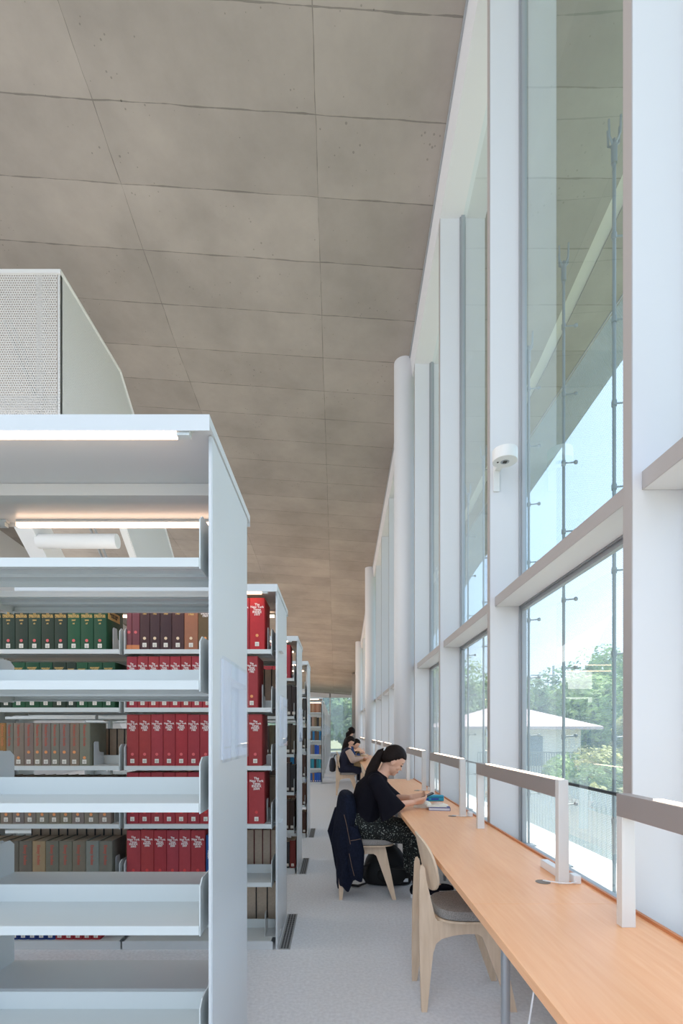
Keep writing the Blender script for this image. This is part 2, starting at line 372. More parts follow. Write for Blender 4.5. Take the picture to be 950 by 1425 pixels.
# ------------------------------------------------------------------ outside
M['overhang'] = concrete('overhang_concrete', base=(160, 158, 152), long=False)
slab('roof_overhang', 1.32, 2.80, M['overhang'], off=-.06, thick=.4, tilt=0)
slab('roof_overhang.001', 2.95, 3.95, M['overhang'], off=-.06, thick=.4, tilt=0)
def translucent(name, col):
    m = bpy.data.materials.new(name); m.use_nodes = True; n = m.node_tree; n.nodes.clear()
    o = N(n, 'ShaderNodeOutputMaterial'); a = N(n, 'ShaderNodeBsdfTranslucent'); d = N(n, 'ShaderNodeBsdfDiffuse'); mi = N(n, 'ShaderNodeMixShader'); mi.inputs[0].default_value = .6
    a.inputs[0].default_value = d.inputs[0].default_value = srgb(col); n.links.new(d.outputs[0], mi.inputs[1]); n.links.new(a.outputs[0], mi.inputs[2]); n.links.new(mi.outputs[0], o.inputs[0]); return m
slab('trim_3', 2.80, 2.95, translucent('frosted_slot', (235, 235, 225)), off=-.04, thick=.01, tilt=0)
tag(part('ground', MB().box(2.6, 150, -60, 160, -1.5, -1.2), M['ground']), kind='structure')
tag(part('ground.001', MB().box(-60, 2.6, Y_END+1, 160, -1.5, -.2), M['ground']), kind='structure')
tag(part('terrace', MB().box(1.32, 2.60, -7, Y_END+.4, -1.2, .14), M['ledge'], bev=.01), kind='structure')
# gutter clutter at the foot of the glass
gut = thing('gutter', 'grey steel gutter along the foot of the glass wall', 'gutter', (1.34, 0, .14))
mb = MB(); mb.box(0, .30, 1.0, 9.0, 0, .03); mb.box(.0, .02, 1.0, 9.0, .03, .10); part('channel', mb, M['frame'], gut)
for i in range(16):
    y = 1.3+i*.4; mb = MB(); mb.box(.08, .2, y, y+.12, .03, .06); mb.cyl((.14, y+.06, .06), .02, .04); part('clamp', mb, M['leg'], gut)

# rods of the outer screen
def rod(y, first=None):
    zt = min(zc(y)-.9, 5.75-.16*(y-3.68))-.0
    t = thing('screen_rod', 'thin steel rod outside the glass, %s from the near end of the mesh screen' % ORD[round((y-3.68)/.8175)+1], 'rod', (2.06, y, .14), group='steel rods carrying the mesh screen')
    part('pole', MB().cyl((0, 0, 0), .013, zt-.14, n=10), M['rod'], t, smooth=True)
    mb = MB()
    for a in range(4):
        an = a*PI/2+.4; mb.tube([(0, 0, zt-.20), (.05*math.cos(an), .05*math.sin(an), zt-.14), (.055*math.cos(an), .055*math.sin(an), zt-.02)], .008, 6)
    mb.cyl((0, 0, zt-.32), .022, .14, n=10); part('fork_head', mb, M['rod'], t, smooth=True)
    z = .55
    while z < zt-.3:
        mb = MB(); mb.tube([(0, 0, z), (.11, -.0, z+.01)], .007, 6); mb.ell((.11, 0, z+.01), (.02, .016, .02), n=8, m=6); mb.cyl((0, 0, z-.02), .019, .04, n=10); part('clip', mb, M['rod'], t, smooth=True); z += .62
    part('foot_plate', MB().box(-.06, .06, -.06, .06, 0, .012), M['rod'], t)
for i in range(-1, 14): rod(3.68+.8175*i)
t = thing('cable_rail', 'dark horizontal rail in front of the steel rods', 'rail', (2.03, 0, .90)); mb = MB(); mb.tube([(0, 2.0, 0), (0, 15, 0)], .014, 8); part('rail', mb, M['black'], t, smooth=True)
def mesh_screen():
    m = bpy.data.materials.new('screen_mesh'); m.use_nodes = True; n = m.node_tree; n.nodes.clear(); L = n.links.new
    o = N(n, 'ShaderNodeOutputMaterial'); tr = N(n, 'ShaderNodeBsdfTransparent'); d = N(n, 'ShaderNodeBsdfDiffuse'); tl = N(n, 'ShaderNodeBsdfTranslucent')
    d.inputs[0].default_value = (.44, .54, .60, 1); tl.inputs[0].default_value = (.50, .64, .74, 1)
    a = N(n, 'ShaderNodeMixShader'); a.inputs[0].default_value = .5; L(d.outputs[0], a.inputs[1]); L(tl.outputs[0], a.inputs[2])
    tc = N(n, 'ShaderNodeTexCoord'); sp = N(n, 'ShaderNodeSeparateXYZ'); L(tc.outputs['Object'], sp.inputs[0])
    c = mathn(n, 'MULTIPLY', sp.outputs[2], 70); aa = mathn(n, 'ADD', mathn(n, 'MULTIPLY', sp.outputs[1], 55), mathn(n, 'MULTIPLY', mathn(n, 'FLOOR', c), .5))
    fa = mathn(n, 'SUBTRACT', mathn(n, 'FRACT', aa), .5); fc = mathn(n, 'SUBTRACT', mathn(n, 'FRACT', c), .5)
    h = mathn(n, 'LESS_THAN', mathn(n, 'SQRT', mathn(n, 'ADD', mathn(n, 'MULTIPLY', fa, fa), mathn(n, 'MULTIPLY', fc, fc))), .40)
    f = mathn(n, 'MULTIPLY_ADD', h, .16, .58)
    mi = N(n, 'ShaderNodeMixShader'); L(f, mi.inputs[0]); L(a.outputs[0], mi.inputs[1]); L(tr.outputs[0], mi.inputs[2]); L(mi.outputs[0], o.inputs[0]); return m
def zscr(y): return 4.95
mb = MB(); ys = [1.5+.55*i for i in range(28)]; vs = []; fs = []
for y in ys: vs += [(0, y, 0), (0, y, (zscr(y)-.3)*.62), (0.15, y, zscr(y)-.3)]
for i in range(len(ys)-1):
    for k in (0, 1): fs.append((i*3+k, i*3+k+1, i*3+3+k+1, i*3+3+k))
mb.add(vs, fs)
cb = thing('screen_cable', 'taut pale cable along the top edge of the mesh screen', 'cable', (2.34, 1.5, 4.93)); part('cable', MB().tube([(0, 0, 0), (0, 14.8, 0)], .006, 6), M['leg'], cb)
t = tag(part('mesh_screen', mb, mesh_screen(), loc=(2.19, 0, .25)), 'fine perforated metal mesh screen stretched over steel rods outside the glass', 'screen')

mb = MB().add([(0, -1.5, -.4), (0, 9.5, -.4), (0, 9.5, 4.6), (0, -1.5, 4.6)], [(0, 1, 2, 3)])
t = part('mesh_screen', mb, bpy.data.materials['screen_mesh'], loc=(1.5, Y_END+1.2, .2)); t.rotation_euler = (0, 0, PI/2); tag(t, 'fine metal mesh screen outside the glass end wall', 'screen')
# fence, house, trees, pole
fn = thing('fence', 'pale slatted garden fence below the trees', 'fence', (3.9, 0, -1.2))
mb = MB()
for i in range(110): mb.box(0, .02, 2+i*.13, 2+i*.13+.085, 0, 1.70)
part('slat_panel', mb, mat('fence_grey', (226, 230, 230), .7), fn)
mb = MB(); mb.box(.02, .06, 2, 16.4, .3, .38); mb.box(.02, .06, 2, 16.4, 1.4, 1.48); part('rail', mb, mat('fence_rail', (150, 155, 155), .7), fn)

hs = thing('house', 'small cream house with a pale pink tiled hip roof among trees', 'house', (0, 0, -1.2))
hm = mat('cream_render', (245, 243, 232), .8); rm = mat('pink_tiles', (222, 200, 200), .8, var=.1, vscale=8)
X0, X1, Y0, Y1 = 5.2, 9.85, 20.0, 27.0
part('walls', MB().box(X0, X1, Y0, Y1, 0, 2.80), hm, hs)
e = .6; zr = 2.78; zt = 3.75
mb = MB(); mb.add([(X0-e, Y0-e, zr), (X1+e, Y0-e, zr), (X1+e, Y1+e, zr), (X0-e, Y1+e, zr), (X0+2.0, (Y0+Y1)/2-1.2, zt), (X1-2.0, (Y0+Y1)/2-1.2, zt), (X0-e, Y0-e, zr-.12), (X1+e, Y0-e, zr-.12), (X1+e, Y1+e, zr-.12), (X0-e, Y1+e, zr-.12)],
    [(0, 1, 5, 4), (1, 2, 5), (2, 3, 4, 5), (3, 0, 4), (0, 6, 7, 1), (1, 7, 8, 2), (2, 8, 9, 3), (3, 9, 6, 0), (6, 9, 8, 7)])
part('roof', mb, rm, hs)
part('window', MB().box(7.3, 8.3, Y0-.05, Y0+.02, 1.2, 2.4), mat('house_glass', (120, 140, 150), .2), hs)
b = part('balcony', MB().box(5.4, 9.8, Y0-1.0, Y0, .7, .85), hm, hs)
mb = MB(); mb.box(5.4, 9.8, Y0-1.0, Y0-.96, 1.75, 1.8)
for i in range(45): mb.box(5.4+i*.0978, 5.43+i*.0978, Y0-1.0, Y0-.97, .85, 1.75)
part('balcony_rail', mb, mat('rail_grey', (150, 155, 150), .6), b)

leafm = []
for i, c in enumerate([(136, 160, 104), (156, 176, 116), (120, 146, 98), (184, 184, 128)]):
    m = bpy.data.materials.new('leaves_%d' % i); m.use_nodes = True; n = m.node_tree; b_ = n.nodes['Principled BSDF']
    tc = N(n, 'ShaderNodeTexCoord'); t = N(n, 'ShaderNodeTexNoise'); t.inputs['Scale'].default_value = 1.2; t.inputs['Detail'].default_value = 5; n.links.new(tc.outputs['Object'], t.inputs['Vector'])
    cr = N(n, 'ShaderNodeValToRGB'); cr.color_ramp.elements[0].position = .35; cr.color_ramp.elements[1].position = .65
    cr.color_ramp.elements[0].color = srgb([v*.72 for v in c]); cr.color_ramp.elements[1].color = srgb([min(255, v*1.25) for v in c])
    n.links.new(t.outputs[0], cr.inputs[0]); n.links.new(cr.outputs[0], b_.inputs['Base Color']); b_.inputs['Roughness'].default_value = .6
    tl = N(n, 'ShaderNodeBsdfTranslucent'); n.links.new(cr.outputs[0], tl.inputs[0]); mi = N(n, 'ShaderNodeMixShader'); mi.inputs[0].default_value = .35
    n.links.new(b_.outputs[0], mi.inputs[1]); n.links.new(tl.outputs[0], mi.inputs[2]); n.links.new(mi.outputs[0], n.nodes['Material Output'].inputs[0]); leafm.append(m)
bark = mat('bark', (90, 75, 60), .9)
def leaf_mesh(R, H, z0, n, size, seed, squash=1.0):
    rnd = random.Random(seed); vs = []; fs = []
    blobs = []
    for i in range(14):
        a = rnd.random()*2*PI; rr = R*.62*math.sqrt(rnd.random()); z = z0+H*(.2+.65*rnd.random())
        blobs.append((Vector((rr*math.cos(a), rr*math.sin(a), z)), R*(.28+.26*rnd.random())))
    for i in range(n):
        c, r = blobs[rnd.randrange(14)]
        d = Vector((rnd.gauss(0, 1), rnd.gauss(0, 1), rnd.gauss(0, 1))).normalized(); p = c+d*r*(.78+.25*rnd.random()); p.z = z0*.6+max(0, p.z-z0*.6)
        nn = (d+Vector((rnd.uniform(-.7, .7),)*3)+Vector((rnd.uniform(-.5, .5), rnd.uniform(-.5, .5), .3))).normalized(); u = nn.orthogonal().normalized(); u.rotate(Matrix.Rotation(rnd.random()*6.28, 3, nn)); w = nn.cross(u); s = size*(.6+.8*rnd.random())
        k = len(vs); vs += [p-u*s, p+w*s*.55, p+u*s, p-w*s*.55]; fs.append((k, k+1, k+2, k+3))
    me = bpy.data.meshes.new('leaves'); me.from_pydata(vs, [], fs); return me
TREE = {}
def tree(x, y, R, H, z0, kind, label, cat='tree', name='tree', n=7000, size=.16, base=-1.2, group='trees beyond the terrace'):
    k = (round(R, 1), round(H, 1), kind, name)
    t = thing(name, label, cat, (x, y, base), random.random()*6, group)
    me = leaf_mesh(R, H, z0, n, size, hash((x, y)) % 1000); link('crown' if name == 'tree' else 'foliage', me, leafm[kind], t)
    core = MB(); core.ell((0, 0, z0+H*.5), (R*.62, R*.62, H*.36), n=12, m=8); 
    part('trunk' if name == 'tree' else 'stem', MB().tube([(0, 0, 0), (.1, 0, z0+H*.3), (0, .1, z0+H*.7)], [R*.07, R*.055, R*.02], 8), bark, t, smooth=True)
    return t
TS = [(13.7, 27, 3.0, 5.2, .8, 1, 'bushy light green tree beside the small cream house'), (18.5, 34, 4.6, 7.0, .9, 0, 'tall round green tree on the slope beyond the house'),
      (14.8, 36, 3.6, 6.4, .8, 2, 'dark green tree behind the pink roof'), (10.6, 35, 3.4, 6.6, .8, 0, 'mid green tree rising over the ridge of the pink roof'),
      (22.5, 38, 4.4, 7.6, 1, 2, 'dark broad tree at the edge of the wood'), (7.2, 33, 3.0, 6.3, .8, 1, 'light green tree behind the house wall'),
      (10.6, 16.4, 1.9, 3.2, .4, 3, 'yellow green young tree in front of the house corner'), (15.2, 24.0, 2.6, 4.2, .5, 0, 'round green tree on the bank near the house'),
      (5.2, 42, 3.4, 7.4, 1, 0, 'tall tree seen through the narrow far window'), (3.5, 30, 2.2, 5.4, .8, 2, 'slim dark tree close to the far window')]
for a in TS: tree(*a[:6], a[6], n=int(2200*a[2]), size=.16)
for i, (x, y) in enumerate([(-8, 46), (-4.2, 44), (-.8, 43), (1.6, 45), (4.5, 47), (-11, 50)]):
    tree(x, y, 3.0, 7.0, .8, (3, 1, 0, 1, 0, 2)[i], 'leafy tree outside the glass end wall, %s of six counted from the aisle side wall' % ORD[(0, 1, 2, 3, 4, 5)[i]], n=6000, size=.2, group='trees outside the end wall')
for i, (x, y, r, k) in enumerate([(4.9, 9.4, .8, 3), (6.0, 12.0, 1.1, 1), (6.9, 14.3, 1.1, 0), (5.0, 7.2, .7, 1), (7.6, 11.0, 1.0, 3), (5.2, 15.0, .9, 0), (8.6, 16.0, 1.2, 3), (4.9, 17.6, .8, 1)]):
    tree(x, y, r, r*1.5, .15, k, '%s shrub behind the slatted fence, %s in the row' % (['small yellow green', 'light green', 'mid green', 'light green', 'yellow green', 'mid green', 'large yellow green', 'light green'][i], ORD[i]), 'shrub', 'shrub', n=3500, size=.075, group='shrubs behind the fence')
up = thing('utility_pole', 'thin grey utility pole with crossarm above the trees', 'pole', (21.0, 48, -1.2))
part('pole', MB().cyl((0, 0, 0), .16, 9.0, n=12, r2=.11), M['frame'], up, smooth=True)
part('crossarm', MB().box(-2.2, 0.4, -.06, .06, 8.0, 8.12), M['frame'], up); part('crossarm', MB().box(-1.6, .4, -.06, .06, 7.3, 7.4), M['frame'], up)

# ------------------------------------------------------------------ staircase enclosure
st = thing('staircase', 'white perforated metal stair enclosure rising above the bookcases', 'staircase', (-2.9, 5.2, 0))
wp = mat('stair_white', (222, 220, 217), .5)
mb = MB(); mb.prism([(0, 4.45), (0, 6.18), (1.45, 6.18), (1.85, 5.90), (5.4, 2.98), (5.4, 1.13), (1.65, 4.18), (1.3, 4.45)], 'x', -.012, 0)
part('side_guard', mb, perforated('guard_perf', (226, 224, 221), 62, .20, axes=(1, 2)), st)
mb = MB(); mb.add([(-3.5, 0, 4.45), (-.03, 0, 4.45), (-.03, 0, 6.16), (-3.5, 0, 6.16)], [(0, 1, 2, 3)])
part('front_guard', mb, perforated('front_perf', (205, 200, 194), 40, .27), st)
mb = MB(); mb.box(-3.5, .015, -.02, .0, 6.15, 6.19)
mb.tube([(-.0, 0, 6.19), (-.0, 1.45, 6.19), (-.0, 1.85, 5.91), (-.0, 5.4, 2.99)], .018, 8); part('top_rail', mb, wp, st)
part('post', MB().box(-.26, -.20, .02, .08, 4.3, 6.16), wp, st); part('post', MB().box(-.03, .0, .01, .05, 4.3, 6.16), wp, st)
part('post', MB().box(-1.5, -1.44, .5, .56, 4.3, 6.1), wp, st)
mb = MB(); mb.prism([(.95, 4.23), (.95, 4.75), (5.4, 1.21), (5.4, .69)], 'x', -1.28, -1.05); part('stringer', mb, wp, st)
mb = MB(); mb.prism([(1.3, 4.45), (1.3, 4.75), (5.4, 1.42), (5.4, 1.12)], 'x', -.10, -.012); part('stringer', mb, wp, st)
part('landing', MB().box(-3.5, -.03, .05, 1.2, 4.75, 4.92), wp, st)
part('cross_beam', MB().cyl((-1.08, 1.42, 3.90), .095, 1.06, 'x', n=16), wp, st, smooth=True)
mb = MB(); mb.tube([(-.85, .4, 6.0), (-.85, 5.2, 2.2)], .02, 8); mb.tube([(-.78, .4, 6.0), (-.78, 5.2, 2.2)], .02, 8); part('handrail', mb, M['frame'], st, smooth=True)

# ------------------------------------------------------------------ bookcases
ORD_ = ['first', 'second', 'third', 'fourth', 'fifth', 'sixth', 'seventh', 'eighth', 'ninth', 'tenth', 'eleventh', 'twelfth', 'thirteenth', 'fourteenth', 'fifteenth']
XR = -.366; ZS = [1.8655, 1.503, 1.1405, .778, .4155, .053]; BAY = .945; DEP = .57
PX = {}
def row_y(k): return 1.445+PAN*k+(.018 if k == 0 else 0)
def pm(key, mb, bev=0):
    if key not in PX:
        me = mb.mesh(key)
        if bev:
            bm = bmesh.new(); bm.from_mesh(me); es = [e for e in bm.edges if len(e.link_faces) == 2 and e.calc_face_angle(0) > .5]
            bmesh.ops.bevel(bm, geom=es, offset=bev, segments=2, affect='EDGES', clamp_overlap=True); bm.to_mesh(me); bm.free()
        PX[key] = me
    return PX[key]
def shelf_mesh():
    mb = MB(); L = BAY-.034
    # folded steel tray: top sheet, front lip, returned edge, two stiffening ribs below
    mb.box(0, L, 0, .225, -.0035, 0); mb.box(0, L, 0, .004, -.027, -.0035); mb.box(0, L, .004, .016, -.027, -.0235)
    mb.box(0, L, .221, .225, -.022, -.0035); mb.box(0, L, .07, .085, -.012, -.0035); mb.box(0, L, .145, .16, -.012, -.0035)
    return mb
def bracket_mesh():
    mb = MB(); mb.prism([(.004, -.032), (.004, .115), (.03, .135), (.20, .135), (.235, .10), (.265, .10), (.265, -.045), (.20, -.045), (.14, -.032)], 'x', 0, .0035); return mb
def bookcase(k, nb=3, label='', full=True):
    y0 = row_y(k); t = thing('bookcase', label, 'bookcase', (XR, y0, 0), group='double sided library bookcases')
    L = nb*BAY+.03
    link('end_panel', pm('endp', MB().box(-.012, 0, 0, DEP, 0, 2.2265), .003), M['shelf'], t)
    link('end_panel', pm('endp', None), M['shelf'], t, (-L+.012, 0, 0))
    mb = MB(); mb.box(-L, .004, -.05, DEP+.045, 2.2275, 2.256); mb.box(-L, .004, -.05, -.047, 2.210, 2.2275); mb.box(-L, .004, DEP+.042, DEP+.045, 2.210, 2.2275)
    link('top_panel', pm('top%d' % nb, mb), M['shelf'], t)
    link('top_beam', pm('beam%d' % nb, MB().box(-L+.02, -.014, DEP/2-.0, DEP/2+.065, 2.185, 2.2265)), M['shelf_in'], t)
    for b in range(nb):
        xl = -.022-(b+1)*BAY+.012
        for s in (0, 1):
            yy = -.044 if s == 0 else DEP+.010
            h = link('light_housing', pm('hous', MB().box(0, BAY-.04, 0, .024, -.004, .006)), M['shelf_in'], t, (xl, yy, 2.221))
            link('light_strip', pm('tube', MB().box(.0, BAY-.085, .001, .023, -.020, -.0045)), M['led2'], h)
            link('end_cap', pm('ecap', MB().box(BAY-.082, BAY-.045, 0, .024, -.020, -.0045)), M['shelf_in'], h)
        for i, z in enumerate(ZS):
            if i == 5 and k != 0 and False: continue
            if not full and i == 5: pass
            sf = link('shelf', pm('shelf', shelf_mesh()), M['shelf_in'], t, (xl+.004, 0, z))
            if i < 5 or True: link('back_stop', pm('stop', MB().box(0, BAY-.034, .212, .2145, 0, .058)), M['shelf_in'], sf)
            sr = link('shelf', pm('shelf', None), M['shelf_in'], t, (xl+.004+BAY-.034, DEP, z)); sr.rotation_euler = (0, 0, PI)
            if i < 5:
                for xx in (xl+.0, xl+BAY-.030):
                    link('bracket', pm('brk', bracket_mesh()), M['shelf_in'], t, (xx, 0, z)); q = link('bracket', pm('brk', None), M['shelf_in'], t, (xx+.0035, DEP, z)); q.rotation_euler = (0, 0, PI)
        if b < nb: link('upright', pm('upr', MB().box(-.014, .014, DEP/2-.028, DEP/2+.028, 0, 2.185)), M['shelf_in'], t, (xl-.014 if b < nb-1 else xl+.012, 0, 0))
        link('kick_plate', pm('kick', MB().box(0, BAY-.01, -.001, .003, 0, .050)), M['shelf'], t, (xl-.01, 0, 0)); link('kick_plate', pm('kick', None), M['shelf'], t, (xl-.01, DEP-.003, 0))
    link('upright', pm('upr', None), M['shelf_in'], t, (-.028, 0, 0))
    # clear sign holder on the end panel
    sg = link('sign_holder', pm('sign', MB().box(.0005, .006, .105, .525, 1.262, 1.583)), M['paper'], t); sg['label'] = 'white printed shelf guide in a clear holder'
    mb = MB(); mb.box(.0065, .012, .097, .533, 1.254, 1.591); link('clear_cover', pm('cover', mb), M['acrylic'], sg)
    for a, b_, c, d in ((.13, .24, 1.297, 1.303), (.31, .48, 1.297, 1.303), (.235, .2365, 1.31, 1.50), (.29, .42, 1.497, 1.499)):
        link('print', pm('pr%s' % a, MB().box(.006, .0063, a, b_, c, d)), M['shelf'], sg)
    return t
RL = {0: 'empty white bookcase standing in front of all the others, plain shelves and lit top', 1: 'white bookcase filled with red, green and grey bound volumes', 2: 'white bookcase third along the aisle, dark and red volumes at its end',
      3: 'white bookcase fourth along the aisle, before the open gap'}
for k in range(4): bookcase(k, 3, RL[k])
for k in range(7, 19): bookcase(k, 1, 'first bookcase of the far block, shelves of blue and tan books facing the aisle' if k == 7 else '%s bookcase of the far block, only its end panel edge showing' % ORD[k-7])
for k in (0, 1, 2, 3):
    g = thing('floor_grille', ['dark slotted floor grille beside the empty bookcase', 'dark slotted floor grille at the foot of the bookcase of red volumes', 'dark slotted floor grille beside the third bookcase', 'dark slotted floor grille beside the fourth bookcase'][k], 'grille', (XR+.006, row_y(k), 0), group='floor grilles beside the bookcases')
    part('frame', MB().box(0, .072, 0, .60, 0, .003), M['frame'], g)
    mb = MB()
    for r in range(3):
        for i in range(28): mb.box(.012+r*.018, .025+r*.018, .012+i*.0208, .025+i*.0208, .003, .004)
    part('slots', mb, M['black'], g)

# ------------------------------------------------------------------ books
BM = {}
def book_meshes(w, h, d):
    k = (round(w, 3), round(h, 3), round(d, 3))
    if k in BM: return BM[k]
    t = .0028; r = min(.006, w*.2)
    out = [(w/2, d), (w/2, r+.001)]+[(w/2-r*(1-math.cos(a)), r*(1-math.sin(a))*1.0-.000) for a in (.5, 1.0, 1.45)]+[(0, -.0015)]
    out += [(-x, y) for x, y in reversed(out[:-1])]
    inn = [(-w/2+t, d), (-w/2+t, r+.004), (0, .003), (w/2-t, r+.004), (w/2-t, d)]
    mb = MB(); n1 = len(out); pts = out+inn
    # U-shaped cover
    n = len(pts); vs = [(x, y, 0) for x, y in pts]+[(x, y, h) for x, y in pts]; fs = [(i, (i+1) % n, (i+1) % n+n, i+n) for i in range(n)]
    bm = bmesh.new(); bv = [bm.verts.new(v) for v in vs]
    for f in fs: bm.faces.new([bv[i] for i in f])
    bm.faces.new(bv[:n]); bm.faces.new(bv[n:][::-1]); bmesh.ops.recalc_face_normals(bm, faces=bm.faces)
    bmesh.ops.triangulate(bm, faces=[f for f in bm.faces if len(f.verts) > 4])
    cover = bpy.data.meshes.new('cover'); bm.to_mesh(cover); bm.free(); auto(cover, 35)
    pg = MB().box(-w/2+t, w/2-t, .005, d-.006, .005, h-.005).mesh('pages')
    BM[k] = (cover, pg); return BM[k]
CM = {}
def cloth(col):
    k = tuple(int(c) for c in col)
    if k not in CM: CM[k] = mat('cloth_%d_%d_%d' % k, [max(2, c) for c in k], .55, spec=.35, bump=.15, bscale=700, var=.06, vscale=25)
    return CM[k]
COV = {}
def book(x, y, z, w, h, d, col, label, group, rz=0, title=None, tcol='white', tsize=.017, dot=None, dotz=.072, lab=None, labz=.030, band=None, lean=0, tz=None, vertical=False, extra=None):
    cover, pages = book_meshes(w, h, d); m = cloth(col); key = (cover.name, m.name)
    if key not in COV: c = cover.copy(); c.materials.append(m); COV[key] = c
    t = thing('book', label, 'book', (x, y, z), rz, group)
    if lean: t.rotation_euler = (0, lean, rz)
    link('cover', COV[key], None, t); link('pages', pages, M['pages'], t)
    T = M['t_'+tcol]
    if title:
        me = text_mesh(title, tsize, .82); key = (me.name, tcol)
        if key not in COV: c = me.copy(); c.materials.clear(); c.materials.append(T); COV[key] = c
        o = link('title', COV[key], None, t, (0, -.0022, tz if tz else h*.775)); bw = max(v.co.x for v in me.vertices)-min(v.co.x for v in me.vertices)
        bw = me.get('bw') or bw
        if vertical:
            o.rotation_euler = (PI/2, PI/2, 0); s = min(1, (h*.5)/bw)
        else:
            o.rotation_euler = (PI/2, 0, 0); s = min(1, (w-.012)/bw)
        o.scale = (s, s if vertical else max(s, .8), 1)
    if dot:
        o = link('round_sticker', pm('dot', MB().cyl((0, 0, 0), .0095, .0008, 'y', n=14)), None, t, (0, -.0030, dotz)); o['label'] = 'round %s sticker' % dot
        o.scale = (min(1, w/.03),)*3
        kk = 'dot'+dot
        if kk not in PX: c = PX['dot'].copy(); c.materials.clear(); c.materials.append(M['d_'+dot]); PX[kk] = c
        o.data = PX[kk]
    if lab:
        o = link('call_number_label', pm('lab', MB().box(-.0125, .0125, -.0035, -.0018, -.013, .013)), M['t_label'], t, (0, 0, labz)); o.scale = (min(1, (w-.004)/.03), 1, 1)
        l2 = link('print', pm('labp', MB().box(-.008, .008, -.0040, -.0036, .002, .0035).box(-.008, .008, -.0040, -.0036, -.004, -.0025).box(-.005, .005, -.0040, -.0036, -.009, -.0075)), M['darkgrey'], o)
    if band:
        link('band', MB().box(-w/2, w/2, -.0025, -.0015, band[0], band[1]).mesh('band'), M['t_'+band[2]], t)
    if extra == 'cover_label':
        o = link('cover_label', MB().box(w/2, w/2+.001, .02, .19, h-.085, h-.03).mesh('cl'), M['t_gold'], t); o['label'] = 'yellow printed label'
        tt = link('lettering', text_mesh('READERS GUIDE\nLITERATURE', .016, .9), M['darkgrey'], o, (w/2+.0016, .105, h-.057)); tt.rotation_euler = (PI/2, 0, PI/2)
    return t
for n_, c_ in (('white', (236, 228, 222)), ('gold', (214, 176, 104)), ('copper', (196, 120, 74)), ('red', (176, 84, 66)), ('label', (226, 220, 208)), ('black', (20, 20, 22)), ('blue', (40, 70, 160)), ('cream', (214, 202, 182))):
    M['t_'+n_] = mat('ink_'+n_, c_, .6)
for n_, c_ in (('pink', (214, 96, 96)), ('orange', (222, 146, 90)), ('cream', (222, 196, 160)), ('red', (200, 60, 56))):
    M['d_'+n_] = mat('sticker_'+n_, c_, .6)
RED = (156, 52, 58); R1 = row_y(1)
def jit(c, a=5): return [max(4, v+random.uniform(-a, a)) for v in c]
SH = ['top', 'second', 'third', 'fourth', 'fifth', 'lowest']
def tit(y): return 'The\nNew York\nTimes\nINDEX\n%d' % y
def run_right(k, shelf, xs, specs, yfront=.022, side=1):
    """books laid from x = xs towards +x; specs are dicts"""
    x = xs
    for s in specs:
        w = s['w']; s = dict(s); s.pop('w'); gap = s.pop('gap', .0008)
        yy = row_y(k)+yfront if side == 1 else row_y(k)+DEP-yfront
        book(x+w/2, yy, ZS[shelf], w, rz=0 if side == 1 else PI, **s); x += w+gap
    return x
def bookend(x, k, shelf, label, front=.06, h=.15, flip=False):
    t = thing('bookend', label, 'bookend', (x, row_y(k)+front, ZS[shelf]), group='steel bookends on the shelves')
    mb = MB(); mb.prism([(0, 0), (0, h-.01), (.01, h), (.055, h), (.06, h-.005), (.065, h*.62), (.075, h*.55), (.125, h*.52), (.13, h*.5), (.13, 0)], 'x', -.0012, .0012)
    part('upright_plate', mb, M['shelf'], t); part('base_plate', MB().box(-.001, .09 if not flip else .05, 0, .13, 0, .0015), M['shelf'], t); return t
def book_l(desc, k=1): return desc
# shelf 1, bay A
sp = []
G = 'index volumes on the top shelf of the full bookcase'
DK = (70, 44, 44)
for i, (w, c, y, tc) in enumerate([(.033, (120, 66, 70), None, 'copper'), (.048, (112, 60, 66), None, 'copper'), (.062, DK, 1964, 'gold'), (.064, (64, 42, 44), 1965, 'gold'), (.072, (62, 40, 42), 1966, 'gold'), (.077, (70, 44, 44), 1967, 'gold'), (.086, (150, 98, 72), 1968, 'gold'), (.089, (96, 78, 52), 1969, 'white')]):
    if y: sp.append(dict(w=w, h=.322 if i < 7 else .310, d=.235, col=c, label='%s volume with %s INDEX %d lettering, %s from the divider, top shelf' % (['', '', 'dark maroon', 'dark maroon', 'dark brown', 'dark maroon', 'tan brown', 'olive brown'][i], 'white' if i == 7 else 'gold', y, ORD[i]), group=G, title=tit(y), tcol=tc, tsize=.019, dot='cream' if i < 7 else 'orange', lab=1))
    else: sp.append(dict(w=w, h=.322, d=.22, col=c, label=['slim plum coloured volume against the shelf divider, top shelf', 'plum coloured volume with pink dot, second from the shelf divider'][i], group=G, title='INDEX\n%s' % (1962+i), tcol=tc, tsize=.014, dot='pink', dotz=.11, band=(0.004, .03, 'copper')))
for y in (1974, 1975, 1976): sp.append(dict(w=.0765, h=.325, d=.24, col=jit(RED, 3), label='red volume with white INDEX %d title, %s before the thick red one, top shelf' % (y, {1974: 'third', 1975: 'second', 1976: 'first'}[y]), group=G, title=tit(y), dot='orange', lab=1, tsize=.019))
sp.append(dict(w=.095, h=.325, d=.24, col=(176, 40, 44), label='thick bright red volume with white INDEX 1977 title at the end of the top shelf', group=G, title=tit(1977), dot='orange', dotz=.09, lab=1, labz=.036, tsize=.021))
run_right(1, 0, -1.313, sp)
bookend(-.435, 1, 0, 'grey steel bookend at the end of the top shelf of index volumes')
